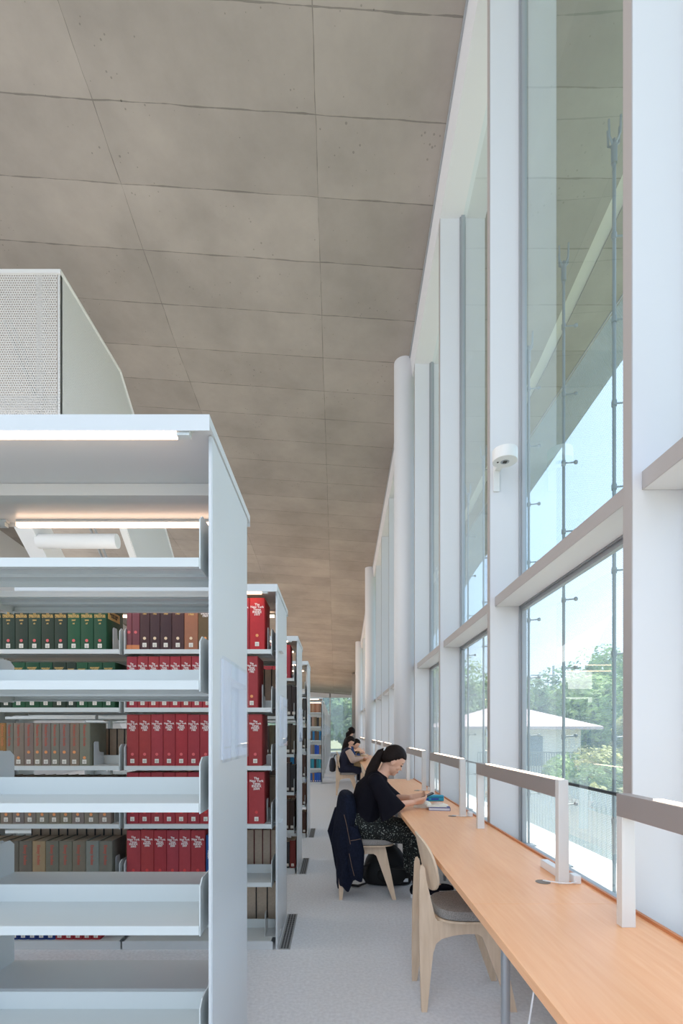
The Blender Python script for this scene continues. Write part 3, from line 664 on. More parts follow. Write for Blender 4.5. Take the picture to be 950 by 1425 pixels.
def reds(shelf, x0, ws, ys, dot='pink', n=None):
    sp = []
    for q, (w, y) in enumerate(zip(ws, ys)):
        sp.append(dict(w=w, h=.322+random.uniform(-.002, .003), d=.24, col=jit(RED, 5), label='dark red INDEX %d volume, %s from the divider, %s shelf' % (y, ORD[q], SH[shelf]), group='red index volumes on the %s shelf' % SH[shelf], title=tit(y), dot=dot, lab=1, tsize=.020))
    return run_right(1, shelf, x0, sp)
reds(1, -1.313, [.067]*11+[.075], range(1971, 1983), 'orange'); bookend(-.47, 1, 1, 'grey steel bookend at the end of the second shelf of index volumes')
reds(2, -1.313, [.0755]*10+[.085], range(1983, 1994)); 
reds(3, -1.313, [.0755]*10+[.1], range(1994, 2005), 'red'); bookend(-.44, 1, 3, 'grey steel bookend at the end of the fourth shelf of index volumes')
xe = reds(4, -1.313, [.088, .081, .079, .076, .073, .090], range(2005, 2011), 'red')
run_right(1, 4, xe+.004, [dict(w=.036, h=.290, d=.22, col=(28, 74, 130), label='tall blue book leaning by the INDEX 2010 volume', group='books ending the fifth shelf', title='INDEX', vertical=True, tz=.17, lab=1, gap=.003), dict(w=.024, h=.255, d=.2, col=(150, 120, 96), label='thin tan book between two blue ones on the fifth shelf', group='books ending the fifth shelf', lab=1, gap=.003), dict(w=.026, h=.27, d=.21, col=(24, 62, 110), label='thin navy book next to the bookend on the fifth shelf', group='books ending the fifth shelf', title='REPORT', vertical=True, tz=.17, lab=1)])
bookend(-.755, 1, 4, 'grey steel bookend after the blue books, fifth shelf')
bookend(-.452, 1, 5, 'grey steel bookend standing alone on the empty lowest shelf')
# bay B, laid so that the last book ends at a measured x
def run_left(k, shelf, xend, specs, **kw):
    return run_right(k, shelf, xend-sum(s['w']+.0008 for s in specs), specs, **kw)
GR = [(40, 56, 44), (40, 54, 42), (38, 60, 44), (40, 54, 40), (36, 52, 40), (30, 78, 50), (28, 72, 46), (28, 70, 46)]
sp = []
for i in range(10):
    v = 59+i; c = GR[max(0, i-2)]
    sp.append(dict(w=.081, h=.285, d=.24, col=c, label='dark green volume numbered %d, %s from its bookend, top shelf' % (v, ORD[9-i]), group='green guide volumes on the top shelf', title="READERS'\nGUIDE\nTO\nPERIODICAL\nLITERATURE\n\n%d\n\n%d" % (1941+v, v), tcol='gold', tsize=.0135, tz=.205, dot='pink', dotz=.058, lab=1, labz=.025, extra='cover_label' if i == 9 else None))
run_left(1, 0, -1.4375, sp); bookend(-1.415, 1, 0, 'grey steel bookend beside green volume 68')
sp = []
for i in range(10):
    v = 69+i; sp.append(dict(w=(.081, .072, .081, .088, .081, .085, .062, .071, .09, .079)[i], h=.285, d=.24, col=GR[3+i % 5], label='green volume numbered %d, %s from the divider, second shelf' % (v, ORD[9-i]), group='green guide volumes on the second shelf', title="READERS'\nGUIDE\nTO\nPERIODICAL\nLITERATURE\n\n%d\n\n%d" % (1941+v, v), tcol='gold', tsize=.0135, tz=.205, dot='pink', dotz=.058, lab=1, labz=.030))
run_left(1, 1, -1.385, sp)
GY = (128, 118, 102)
sp = []
for i in range(12):
    tan = i < 3; w = (.041, .041, .040, .045, .068, .058, .050, .056, .053, .064, .060, .066)[i]
    sp.append(dict(w=w, h=.268, d=.22, col=(150, 112, 64) if tan else jit(GY, 6), label='%s cloth volume, %s of twelve on the third shelf' % ('worn tan' if tan else 'grey brown', ['first', 'second', 'third', 'fourth', 'fifth', 'sixth', 'seventh', 'eighth', 'ninth', 'tenth', 'eleventh', 'twelfth'][i]), group='cloth volumes on the third shelf', title=None if i < 2 else 'Readers Guide', tcol='red' if not tan else 'copper', tsize=.026, vertical=True, tz=.19, dot='orange' if i > 1 else None, dotz=.085 if i in (5, 6, 7, 8, 9, 10) else .05, lab=1, labz=.025))
run_left(1, 2, -1.545, sp, yfront=.03); bookend(-1.535, 1, 2, 'white steel bookend after the grey cloth volumes, third shelf')
sp = []
for i in range(11):
    sp.append(dict(w=(.080, .080, .080, .079, .086, .076, .079, .083, .097, .084, .103)[i]*.92, h=.292, d=.22, col=jit(GY, 5), label='grey cloth volume, %s from its bookend on the fourth shelf' % ORD[max(0, 9-i)], group='grey cloth volumes on the fourth shelf', title='Social Index', tcol='red', tsize=.026, vertical=True, tz=.2, dot='orange', dotz=.058, lab=1, labz=.026))
run_left(1, 3, -1.41, sp[:10]); bookend(-1.405, 1, 3, 'grey steel bookend after the grey volumes, fourth shelf')
sp = []
CC = [GY, GY, (102, 96, 84), (104, 98, 86), (152, 130, 98), (108, 106, 92), (116, 112, 96), (116, 108, 92), (122, 126, 118), (112, 110, 98)]
for i in range(10):
    sp.append(dict(w=.083, h=.252, d=.20, col=CC[i], label='%s cloth volume with red lettering on the fifth shelf' % ['grey', 'grey', 'dark grey', 'dark grey', 'light tan', 'greenish grey', 'grey', 'brownish grey', 'pale grey', 'grey green'][i], group='cloth volumes on the fifth shelf', title='Essay Index', tcol='red', tsize=.028, vertical=True, tz=.165, yy=None) if False else dict(w=.083, h=.252, d=.20, col=CC[i], label='%s cloth volume with red lettering, %s in its row on the fifth shelf' % (['grey', 'grey', 'dark grey', 'dark grey', 'light tan', 'greenish grey', 'grey', 'brownish grey', 'pale grey', 'grey green'][i], ['first', 'second', 'third', 'fourth', 'fifth', 'sixth', 'seventh', 'eighth', 'ninth', 'tenth'][i]), group='cloth volumes on the fifth shelf', title='Essay Index', tcol='red', tsize=.028, vertical=True, tz=.165))
run_left(1, 4, -1.405, sp, yfront=.03); bookend(-1.398, 1, 4, 'grey steel bookend after the pale grey volume, fifth shelf')
sp = []
for i in range(14):
    bl = i < 9; sp.append(dict(w=.056, h=.285, d=.2, col=(30, 52, 112) if bl else (150, 44, 50), label='%s bound volume, %s of the %s ones on the lowest shelf' % (('blue', ORD[i], 'blue') if bl else ('red', ORD[i-9], 'red')), group='%s volumes on the lowest shelf' % ('blue' if bl else 'red'), title='VOL\n%d' % (i+1), tsize=.016, dot='cream' if bl else 'pink', dotz=.062, lab=1, labz=.026))
run_left(1, 5, -1.475, sp)
# rear side books of the full bookcase, fore-edges towards the aisle before it
def rear(k, shelf, xend, n, w, h, col, label, group, d=.2):
    run_left(k, shelf, xend, [dict(w=w*random.uniform(.93, 1.07), h=h, d=d, col=jit(col, 4), label=label+', %s of the row' % ORD[i], group=group) for i in range(n)], side=-1)
rear(1, 4, -.40, 12, .054, .262, (104, 28, 26), 'dark red volume turned with its page edges showing, fifth shelf', 'page edges behind the fifth shelf')
rear(1, 5, -.40, 10, .073, .262, (40, 34, 32), 'dark volume turned with its page edges showing, lowest shelf', 'page edges behind the lowest shelf')
rear(1, 3, -.41, 5, .07, .265, (46, 38, 34), 'dark brown volume behind the INDEX 2004 row', 'volumes behind the fourth shelf of red ones')
rear(1, 1, -.40, 4, .05, .285, (60, 44, 40), 'dark volume with pale page edges behind the second shelf', 'volumes behind the second shelf')
rear(1, 2, -1.36, 11, .052, .235, (58, 56, 54), 'dark grey volume seen behind the grey cloth row, third shelf', 'dark volumes behind the third shelf')
rear(1, 3, -1.36, 13, .056, .262, (44, 42, 44), 'dark volume seen behind the fourth shelf row', 'dark volumes behind the fourth shelf')
rear(1, 4, -1.36, 12, .062, .275, (50, 50, 50), 'dark volume seen behind the fifth shelf row', 'dark volumes behind the fifth shelf')
# bookcases further along
def row(k, shelf, xend, n, w, h, cols, label, group, lab=1, d=.22):
    run_left(k, shelf, xend, [dict(w=w*random.uniform(.85, 1.15), h=h*random.uniform(.95, 1.03), d=d, col=jit(cols[i % len(cols)], 5), label=label+', %s from its end' % ORD[n-1-i], group=group, lab=lab) for i in range(n)])
row(2, 0, -.44, 5, .09, .325, [RED], 'thick red volume on the top shelf of the third bookcase', 'red volumes, third bookcase')
row(2, 1, -.385, 6, .05, .29, [(60, 52, 46), (48, 42, 40)], 'dark brown volume on the second shelf of the third bookcase', 'second shelf, third bookcase')
row(2, 2, -.39, 8, .05, .285, [(70, 62, 52), (84, 74, 62)], 'brown grey volume on the third shelf of the third bookcase', 'third shelf, third bookcase')
row(2, 3, -.39, 8, .055, .27, [(64, 56, 50), (52, 48, 46)], 'dark volume on the fourth shelf of the third bookcase', 'fourth shelf, third bookcase')
row(2, 4, -.40, 8, .055, .285, [(66, 44, 36), (54, 40, 34)], 'brown volume on the fifth shelf of the third bookcase', 'fifth shelf, third bookcase')
row(2, 5, -.39, 8, .05, .26, [(58, 54, 52), (110, 40, 40), (64, 60, 56)], 'grey volume on the lowest shelf of the third bookcase', 'lowest shelf, third bookcase')
for s, c in ((1, [(70, 66, 60)]), (2, [(38, 90, 150), (70, 60, 50)]), (3, [(40, 100, 140), (80, 60, 50)]), (4, [(90, 60, 44)]), (5, [(80, 50, 40)])):
    row(3, s, -.39, 6, .05, .275, c, 'dark volume on the %s shelf of the fourth bookcase' % SH[s], '%s shelf, fourth bookcase' % SH[s])
FC = [[(150, 108, 84), (170, 130, 100)], [(160, 134, 104), (120, 100, 80), (60, 50, 46)], [(40, 110, 150), (90, 74, 60), (100, 80, 64)], [(30, 80, 160), (34, 84, 170), (130, 116, 104), (110, 98, 88)], [(40, 140, 150), (60, 56, 54), (46, 120, 130)], [(36, 84, 170), (40, 90, 176), (50, 90, 160), (150, 110, 80)]]
FL = ['tan volume on the top shelf of the far block', 'light brown volume on the second shelf of the far block', 'teal or brown volume on the third shelf of the far block', 'blue or brown volume on the fourth shelf of the far block', 'teal or dark volume on the fifth shelf of the far block', 'blue volume on the lowest shelf of the far block']
for s in range(6): row(7, s, -.40, 7, .058, .24, FC[s], FL[s], 'far block, %s shelf' % SH[s], lab=None if s != 5 else 1)

# ------------------------------------------------------------------ long desks
def desk(x0, x1, y0, y1, zt, label, joints, legs):
    t = thing('desk', label, 'desk', (x0, y0, 0)); ys = [y0]+joints+[y1]
    for a, b in zip(ys[:-1], ys[1:]): part('tabletop', MB().box(0, x1-x0, a-y0+.0006, b-y0-.0006, zt-.03, zt), M['wood'], t, bev=.0012)
    part('back_lip', MB().box(x1-x0, x1-x0+.012, 0, y1-y0, zt-.03, zt+.010), M['lip'], t)
    for y in legs:
        l = part('leg', MB().cyl((.045, y-y0, .012), .0145, zt-.042, n=16), M['leg'], t, smooth=True); part('foot', MB().cyl((.045, y-y0, 0), .03, .012, n=16), M['leg'], l)
        part('leg', MB().cyl((x1-x0-.05, y-y0, .0), .0145, zt-.03, n=16), M['leg'], t, smooth=True)
    return t
desk(.50, 1.036, -.8, 6.69, .72, 'long beech reading desk running along the glass wall', [1.82, 4.255], [.1, 1.60, 4.52, 6.5])
desk(.50, 1.036, 7.6, 13.6, .72, 'second beech reading desk beyond the first round column', [10.6], [7.9, 10.5, 13.4])
desk(.50, 1.036, 14.8, 20.6, .72, 'third beech reading desk beyond the second round column', [17.7], [15, 17.6, 20.4])
def lamp():
    t = thing('desk_lamp', '', 'lamp', (.92, 0, .72)); Lg = 1.21
    for nm, y0 in (('post', 0), ('post', Lg-.032)):
        mb = MB(); y1 = y0+.032
        zt = .432 if y0 == 0 else .356
        mb.loft([[(-.0, y0, 0), (.045, y0, 0), (.045, y1, 0), (-.0, y1, 0)], [(-.0, y0, zt), (.041, y0, zt), (.041, y1, zt), (-.0, y1, zt)]]); part(nm, mb, M['lamp'], t, bev=.002)
    b = part('bar', MB().box(-.001, .041, .0325, Lg, .356, .430), M['lampbar'], t, bev=.002); b['label'] = 'shaded grey bar'
    b2 = part('light_strip', MB().box(.012, .038, .034, Lg-.17, .4302, .434), M['led'], b)
    return t
l0 = lamp(); LY = [(-1, 'white arch desk lamp nearest the camera, cut by the frame edge'), (0, 'white arch desk lamp with socket box and cable at its foot'), (1, 'white arch desk lamp beside the open notebook'), (2, 'white arch desk lamp in front of the round column'), (4, 'white arch desk lamp, first beyond the round column'), (5, 'white arch desk lamp, second beyond the round column'), (6, 'white arch desk lamp, third beyond the round column'), (8, 'white arch desk lamp on the third desk, first of it'), (9, 'white arch desk lamp on the third desk, second of it'), (10, 'white arch desk lamp on the third desk, last of it')]
for i, (k, lb) in enumerate(LY):
    o = l0 if i == 0 else copy_tree(l0)
    o.location = (.92, 2.055+PAN*k+(-.425*0), .72); o['label'] = lb.replace('nearest the camera, cut by the frame edge', 'cut off by the picture edge, its end post bare'); o['group'] = 'arch lamps along the desks'
# cable grommets, cables, socket boxes
for i, k in enumerate((0, 1, 2)):
    y = 2.055+PAN*k
    g = tag(part('cable_grommet', MB().cyl((0, 0, .0), .030, .0012, n=24), mat('grommet', (128, 116, 104), .5), loc=(.868, y+.03, .7202)), ['round grey cable hole in the desk by the lamp with the socket box', 'round grey cable hole in the desk by the second lamp post', 'round grey cable hole in the desk by the column'][i], 'grommet', 'cable holes in the desk')
    pts = []
    for j in range(13):
        a = j/12; pts.append((.868+.135*a, y+.03-.045*math.sin(a*PI)-.02*a, .728+.004*math.sin(a*PI)))
    tag(part('power_cable', MB().tube(pts, .0028, 8), M['whiteplastic'], smooth=True), ['white cable curling round the lamp post by the socket box', 'white cable at the second lamp post', 'white cable at the lamp post by the column'][i], 'cable', 'lamp cables')
    s = thing('adapter', ['small white plug adapter beside the lamp foot', 'small white adapter at the second lamp foot', 'small white adapter at the third lamp foot'][i], 'adapter', (.985, y-.0, .72), group='plug adapters on the desk')
    part('body', MB().box(0, .03, 0, .05, 0, .035), M['whiteplastic'], s, bev=.004)
sb = thing('socket_box', 'white oblong socket box lying behind the lamp post', 'socket box', (.955, 2.125, .72))
part('case', MB().box(0, .034, 0, .20, 0, .036), M['whiteplastic'], sb, bev=.003); part('sockets', MB().box(.034, .0345, .03, .06, .01, .026).box(.034, .0345, .09, .12, .01, .026), M['frame'], sb)
pts = [(.62, 1.58, .69), (.63, 1.575, .55), (.60, 1.56, .40), (.585, 1.55, .25), (.57, 1.50, .1), (.52, 1.40, .006), (.60, 1.30, .006)]
tag(part('power_cable', MB().tube(pts, .003, 8), M['whiteplastic'], smooth=True), 'white cable hanging from under the desk behind the silver pole', 'cable', 'lamp cables')

# wall spot lamp on the window mullion
t = thing('wall_light', 'round white drum light fixed to the window mullion', 'light', (1.10, 3.24, 3.117))
part('drum', MB().cyl((0, 0, 0), .079, .075, n=40), M['lamp'], t, bev=.003)
mb = MB(); mb.tube([(0, 0, -.001), (0, 0, .0)], .028, 20); part('lens', mb, M['frame'], t)
mb = MB(); mb.box(-.012, .012, -.012, .012, -.004, .0); mb.box(-.05, -.04, .0, .01, -.003, 0); part('fitting', mb, M['darkgrey'], t)
part('mount', MB().box(-.02, .02, .07, .16, .02, .05).box(-.026, .014, .148, .16, -.12, .05), M['lamp'], t)

# ------------------------------------------------------------------ chairs
def make_chair():
    t = thing('wooden_chair', '', 'chair')
    prof = [(-.224, 0), (-.198, 0), (-.178, .16), (-.163, .272), (-.148, .315), (-.12, .338), (-.06, .354), (0, .361), (.055, .362), (.078, .348), (.10, .29), (.15, .15), (.205, 0), (.236, 0), (.20, .19), (.165, .36), (.155, .41), (.14, .425), (-.140, .425), (-.150, .44), (-.19, .62), (-.196, .675), (-.205, .69), (-.216, .685), (-.222, .66), (-.229, .42), (-.228, .2)]
    for sg in (-1, 1):
        yo = lambda z: sg*(.160-.105*z)
        mb = MB(); n = len(prof); vs = [(x, yo(z), z) for x, z in prof]+[(x, yo(z)-sg*.020, z) for x, z in prof]
        bm = bmesh.new(); bv = [bm.verts.new(v) for v in vs]
        for i in range(n): bm.faces.new([bv[i], bv[(i+1) % n], bv[(i+1) % n+n], bv[i+n]])
        f1 = bm.faces.new(bv[:n]); f2 = bm.faces.new(bv[n:][::-1]); bmesh.ops.recalc_face_normals(bm, faces=bm.faces); bmesh.ops.triangulate(bm, faces=[f1, f2])
        me = bpy.data.meshes.new('side'); bm.to_mesh(me); bm.free(); link('side_frame', me, M['chair'], t)
    part('rail', MB().box(.10, .118, -.115, .115, .37, .424), M['chair'], t); part('rail', MB().box(-.165, -.147, -.115, .115, .36, .424), M['chair'], t)
    def outline(hw, xb, xf, n=40):
        pts = []
        for i in range(n):
            a = 2*PI*i/n; c, s_ = math.cos(a), math.sin(a); e = .62
            x = (abs(c)**e)*(1 if c > 0 else -1); y = (abs(s_)**e)*(1 if s_ > 0 else -1)
            pts.append(((xf if x > 0 else -xb)*abs(x), y*hw*(1-.06*(x < 0)*abs(x))))
        return pts
    o1 = outline(.172, .15, .235)
    part('seat_board', MB().prism([(x*.97, y*.97) for x, y in o1], 'z', .426, .436), M['chair'], t)
    rings = []
    for s, z in ((.93, .4362), (.985, .443), (1.0, .456), (.995, .470), (.95, .482), (.82, .488), (.4, .490)): rings.append([(x*s+.005, y*s, z) for x, y in o1])
    part('cushion', MB().loft(rings), M['cushion'], t, smooth=True)
    # oval backrest, curved in plan, leaning back
    nu, nv = 28, 8; vs = []; fs = []
    def P(u, v, off):
        # disc coordinates
        y = u*.195; z = v*.138; X = -.198+.9*y*y-.22*z
        return (X+off, y, .695+z)
    rings_f = []; 
    front = []; 
    for sgn, off in ((0, 0), (1, .011)):
        vs.append(P(0, 0, off))
        for j in range(1, nv+1):
            for i in range(nu):
                a = 2*PI*i/nu; r = j/nv; e = .82
                u = r*(abs(math.cos(a))**e)*(1 if math.cos(a) > 0 else -1); v = r*(abs(math.sin(a))**e)*(1 if math.sin(a) > 0 else -1); vs.append(P(u, v, off))
    tot = 1+nv*nu
    for q in (0, 1):
        b = q*tot
        for i in range(nu): fs.append((b, b+1+i, b+1+(i+1) % nu))
        for j in range(nv-1):
            for i in range(nu): fs.append((b+1+j*nu+i, b+1+(j+1)*nu+i, b+1+(j+1)*nu+(i+1) % nu, b+1+j*nu+(i+1) % nu))
    for i in range(nu): fs.append((1+(nv-1)*nu+i, 1+(nv-1)*nu+(i+1) % nu, tot+1+(nv-1)*nu+(i+1) % nu, tot+1+(nv-1)*nu+i))
    part('backrest', MB().add(vs, fs), M['chair'], t, smooth=True)
    return t
ch0 = make_chair()
CH = [(.635, 2.55, 'light birch chair pushed under the desk, its oval backrest facing the aisle'), (.245, 4.15, 'birch chair holding the woman in the black top, a denim jacket over its back'), (.62, 5.75, 'birch chair pushed in just beyond the seated woman'),
      (.62, 8.1, 'empty birch chair pushed in beyond the round column'), (.215, 10.75, 'birch chair under the woman with the tan bag'), (.25, 12.1, 'birch chair under the person in the blue shirt'), (.22, 13.5, 'birch chair under the person with the tall dark hair')]
for i, (x, y, lb) in enumerate(CH):
    o = ch0 if i == 0 else copy_tree(ch0); o.location = (x, y, 0); o['label'] = lb; o['group'] = 'birch chairs along the desks'
# ------------------------------------------------------------------ people
V = Vector
def head_frame(pitch, yaw=0):
    return Matrix.Rotation(yaw, 3, 'Z') @ Matrix.Rotation(pitch, 3, 'Y')   # +x is the face direction, positive pitch looks down
def add_head(mb, c, R, s=1.0):
    c = V(c); P = lambda p: c+R @ (V(p)*s)
    E = lambda p, r, **k: mb.ell(P(p), [v*s for v in r], R, **k)
    E((-.008, 0, .022), (.094, .076, .098), n=24, m=16); E((.022, 0, -.045), (.062, .056, .066), n=20, m=12); E((.056, 0, -.088), (.026, .028, .022))
    E((.076, 0, -.012), (.014, .012, .030)); E((.088, 0, -.026), (.014, .014, .011)); E((.073, 0, -.058), (.014, .024, .009)); E((.073, 0, -.068), (.013, .02, .008))
    E((.066, 0, .018), (.018, .052, .014)); E((.058, .034, -.030), (.02, .022, .022)); E((.058, -.034, -.030), (.02, .022, .022))
    for sg in (-1, 1): E((-.004, sg*.078, -.012), (.020, .008, .032)); 
def face_parts(c, R, parent, base, s=1.0):
    c = V(c)-V(base); P = lambda p: c+R @ (V(p)*s)
    for sg in (-1, 1):
        mb = MB(); mb.ell(P((.0725, sg*.031, .000)), (.011*s, .014*s, .006*s), R, n=12, m=8); part('eye', mb, M['eyes'], parent, smooth=True)
        mb = MB(); mb.tube([P((.076, sg*.014, .021)), P((.077, sg*.032, .026)), P((.068, sg*.05, .020))], .0028*s, 6); part('eyebrow', mb, M['hair'], parent, smooth=True)
    mb = MB(); mb.ell(P((.083, 0, -.063)), (.006*s, .021*s, .006*s), R, n=12, m=8); part('mouth', mb, M['lips'], parent, smooth=True)
def hair_cap(mb, c, R, s=1.0, hang=0.0, base=(0, 0, 0), tied=False):
    c = V(c)-V(base)
    def fn(d):
        k = 1.0; lim = .30+.25*d.x
        if tied:
            x = d.x; zb = .38 if x > .60 else (-.22+.60*(x-.10)/.50 if x > .10 else (-.22-.62*(.10-x)/.60 if x > -.5 else -.84))
            return k*(1-.40*max(0, min(1, (zb-d.z)/.14)))*(1+.012*math.sin(d.y*34))
        if d.x > .02 and d.z < lim: k = 1-.42*min(1, (d.x-.02)/.25)*min(1, (lim-d.z)/.16)
        if d.z < -.62: k *= 1-.30*min(1, (-.62-d.z)/.3)
        return k*(1+.02*math.sin(d.y*40)*max(0, -d.x))
    mb.ell(c+R @ (V((-.014, 0, .022))*s), [.106*s, .092*s, .112*s], R, n=32, m=24, fn=fn)
def hand(mb, wrist, f, nrm, side, curl=.5, s=1.0):
    wrist = V(wrist); f = V(f).normalized(); nrm = V(nrm); nrm = (nrm-f*nrm.dot(f)).normalized(); sd = f.cross(nrm)*side
    for a in (-.022, -.008, .008, .022): mb.caps(wrist+sd*a*.6*s, wrist+f*.085*s+sd*a*1.25*s, .0155*s, .013*s, 10)
    for j, (off, L) in enumerate(((.031, .066), (.010, .076), (-.011, .071), (-.030, .055))):
        p = wrist+f*.086*s+sd*off*s; d = f.copy()
        for q, fr in enumerate((.46, .30, .24)):
            d = (d*math.cos(curl*(.5+.4*q))+nrm*math.sin(curl*(.5+.4*q))).normalized(); p2 = p+d*L*fr*s; mb.caps(p, p2, (.0088-.0008*q)*s, (.0080-.0008*q)*s, 8); p = p2
    p = wrist+f*.025*s+sd*.022*s; d = (f*.55+sd*.65+nrm*.35).normalized()
    for q, L in enumerate((.040, .032, .026)):
        p2 = p+d*L*s; mb.caps(p, p2, (.0125-.0015*q)*s, (.0105-.0012*q)*s, 8); p = p2; d = (d*.8+f*.5+nrm*.1).normalized()
def ring(c, u, v, ru, rv, n=20, e=.9):
    c = V(c); u = V(u).normalized(); v = V(v).normalized(); out = []
    for i in range(n):
        a = 2*PI*i/n; ca, sa = math.cos(a), math.sin(a)
        out.append(c+u*ru*(abs(ca)**e)*(1 if ca > 0 else -1)+v*rv*(abs(sa)**e)*(1 if sa > 0 else -1))
    return out
def rel(p, b): return V(p)-V(b)

def person(label, base, J, top, bottom, shoe, hairkind, voxel=.006, skirt=False, sleeve_to=.55, sleeve_mat=None, wide=0.0, pitch=.9, yaw=0, hands=((.35, -.9), (.35, -.9)), curl=.7, sole=None, sneaker=True):
    t = thing('person', label, 'person', base); g = lambda k: rel(J[k], base)
    R = head_frame(pitch, yaw); mb = MB()
    pel, ch, nk, hd = g('pelvis'), g('chest'), g('neck'), g('head')
    ax = V((0, 1, 0)); fw = (nk-pel).normalized().cross(V((0, -1, 0)))*1
    spine = [pel+(ch-pel)*k for k in (0, .35, .7, 1)]+[nk]
    rr = [(.105, .155), (.09, .13), (.10, .145), (.095, .165), (.05, .06)]
    up = [(spine[min(i+1, 4)]-spine[max(i-1, 0)]).normalized() for i in range(5)]
    mb.loft([ring(p, V((0, 1, 0)).cross(d), (0, 1, 0), a, b) for p, d, (a, b) in zip(spine, up, rr)])
    mb.caps(nk-V((0, 0, .03)), hd+R @ V((-.02, 0, -.05)), .05, .047)
    add_head(mb, hd, R)
    for sd in ('n', 'f'):
        sg = -1 if sd == 'n' else 1
        sh, el, wr = g('sh_'+sd), g('el_'+sd), g('wr_'+sd)
        mb.caps(ch+(nk-ch)*.6, sh, .05, .048); mb.caps(sh, el, .046, .036); mb.caps(el, wr, .037, .023)
        d = (wr-el).normalized(); hx = J.get('hdir_'+sd, None); f = V(hx) if hx else d
        hand(mb, wr, f, V(J.get('hn_'+sd, (0, 0, -1))), sg*(1 if J.get('hs_'+sd, 1) > 0 else -1), curl)
        hp = pel+V((0.02, sg*.085, -.01)); kn, an = g('kn_'+sd), g('an_'+sd)
        mb.caps(hp, kn, .088, .058); mb.caps(kn, an, .055, .036)
        ft = V((1, sg*.06, 0)).normalized(); mb.caps(an-V((.015, 0, .03)), an+ft*.13-V((0, 0, .055)), .034, .026)
    fused('body', mb, M['skin'], t, voxel, 3)
    face_parts(J['head'], R, t, base)
    # top
    mb = MB(); k = 1.13
    sp2 = [pel+(ch-pel)*q for q in (-.03, .35, .7, 1)]+[nk-(nk-ch)*.30, nk-(nk-ch)*.06]
    rr2 = [(.132, .18), (.125, .165), (.13, .175), (.122, .19), (.09, .145), (.058, .078)]
    up2 = [(sp2[min(i+1, 5)]-sp2[max(i-1, 0)]).normalized() for i in range(6)]
    mb.loft([ring(p, V((0, 1, 0)).cross(d), (0, 1, 0), a, b, 24) for p, d, (a, b) in zip(sp2, up2, rr2)])
    for sd in ('n', 'f'):
        sh, el, wr = g('sh_'+sd), g('el_'+sd), g('wr_'+sd)
        mb.caps(ch+(nk-ch)*.5, sh, .075, .064)
        if wide:
            mid = sh+(el-sh)*.55; e2 = sh+(el-sh)*1.02; d = (el-sh).normalized(); dn = V((0.05, 0, -1)); u = V((0, 1, 0)).cross(d).normalized()
            mb.loft([ring(sh, u, (0, 1, 0), .062, .058), ring(mid+dn*.02, u, (0, 1, 0), .075, .066), ring(e2+dn*wide*.55, u, (0, 1, 0), .055+wide*.62, .075)])
        else:
            q = sleeve_to; mb.caps(sh, el, .060, .052); 
            if q > .5: mb.caps(el, el+(wr-el)*(q-.5)*2*.92, .052, .040)
    fused('top', mb, top, t, voxel, 4)
    if sleeve_mat:
        mb = MB()
        for sd in ('n', 'f'):
            sh, el, wr = g('sh_'+sd), g('el_'+sd), g('wr_'+sd); mb.caps(sh+(el-sh)*.15, el, .069, .072); mb.caps(el, el+(wr-el)*.85, .070, .040)
        o = fused('sleeves', mb, sleeve_mat, t, voxel, 4); o['label'] = 'beige puffed sleeves'
    # bottom
    mb = MB(); 
    if skirt:
        hp = pel; kc = (g('kn_n')+g('kn_f'))/2; ac = (g('an_n')+g('an_f'))/2
        q = kc+(ac-kc)*.72+V((-.03, 0, 0))
        mb.loft([ring(hp+V((-.045, 0, .13)), (1, 0, 0), (0, 1, 0), .10, .15, 28), ring(hp+V((-.02, 0, .05)), (1, 0, .1), (0, 1, 0), .135, .185, 28), ring(hp+V((.05, 0, .0)), (.7, 0, .7), (0, 1, 0), .135, .195, 28), ring(hp+(kc-hp)*.5+V((0, 0, .0)), (.25, 0, 1), (0, 1, 0), .105, .20, 28),
                 ring(kc+V((-.01, 0, -.005)), (.6, 0, .8), (0, 1, 0), .105, .195, 28), ring(kc+(ac-kc)*.25+V((-.0, 0, 0)), (1, 0, .2), (0, 1, 0), .095, .19, 28), ring(kc+(ac-kc)*.5+V((-.02, 0, 0)), (1, 0, .12), (0, 1, 0), .10, .19, 28), ring(q, (1, 0, .1), (0, 1, 0), .105, .185, 28)])
        o = fused('skirt', mb, bottom, t, voxel, 3)
        # cloth folds
        for v in o.data.vertices:
            if v.co.z < .62-base[2]:
                v.co += v.normal*(.010*math.sin(v.co.y*70+v.co.z*9)*min(1, max(0, (.62-v.co.z)/.2)))
        mb = MB()
        for sd in ('n', 'f'): mb.caps(g('kn_'+sd)+(g('an_'+sd)-g('kn_'+sd))*.4, g('an_'+sd), .05, .040)
        part('leggings', mb, M['blackcloth'], t, smooth=True)
    else:
        for sd in ('n', 'f'):
            sg = -1 if sd == 'n' else 1; hp = pel+V((0.0, sg*.085, 0)); mb.caps(hp, g('kn_'+sd), .105, .074); mb.caps(g('kn_'+sd), g('an_'+sd), .074, .055)
        mb.ell(pel, (.125, .175, .11)); fused('trousers', mb, bottom, t, voxel, 4)
    for sd in ('n', 'f'):
        sg = -1 if sd == 'n' else 1; a = g('an_'+sd); ft = V((1, sg*.06, 0)).normalized()
        fl = -base[2]
        mb = MB(); mb.ell(a+V((-.02, 0, -.035)), (.045, .042, .05), n=14, m=8); mb.caps(a+V((-.01, 0, -.045)), a+ft*.15+V((0, 0, -.06)), .040, .032); mb.ell(a+ft*.09+V((0, 0, -.045)), (.08, .038, .03), n=14, m=8)
        o = fused('shoe', mb, shoe, t, .005, 2)
        zmin = min(v.co.z for v in o.data.vertices)
        c = a+ft*.065; rings = []
        for z in (zmin-.006, zmin+.026): rings.append([V((c.x+.125*math.cos(q), c.y+.043*math.sin(q)+.06*sg*.0, z)) for q in [2*PI*i/24 for i in range(24)]])
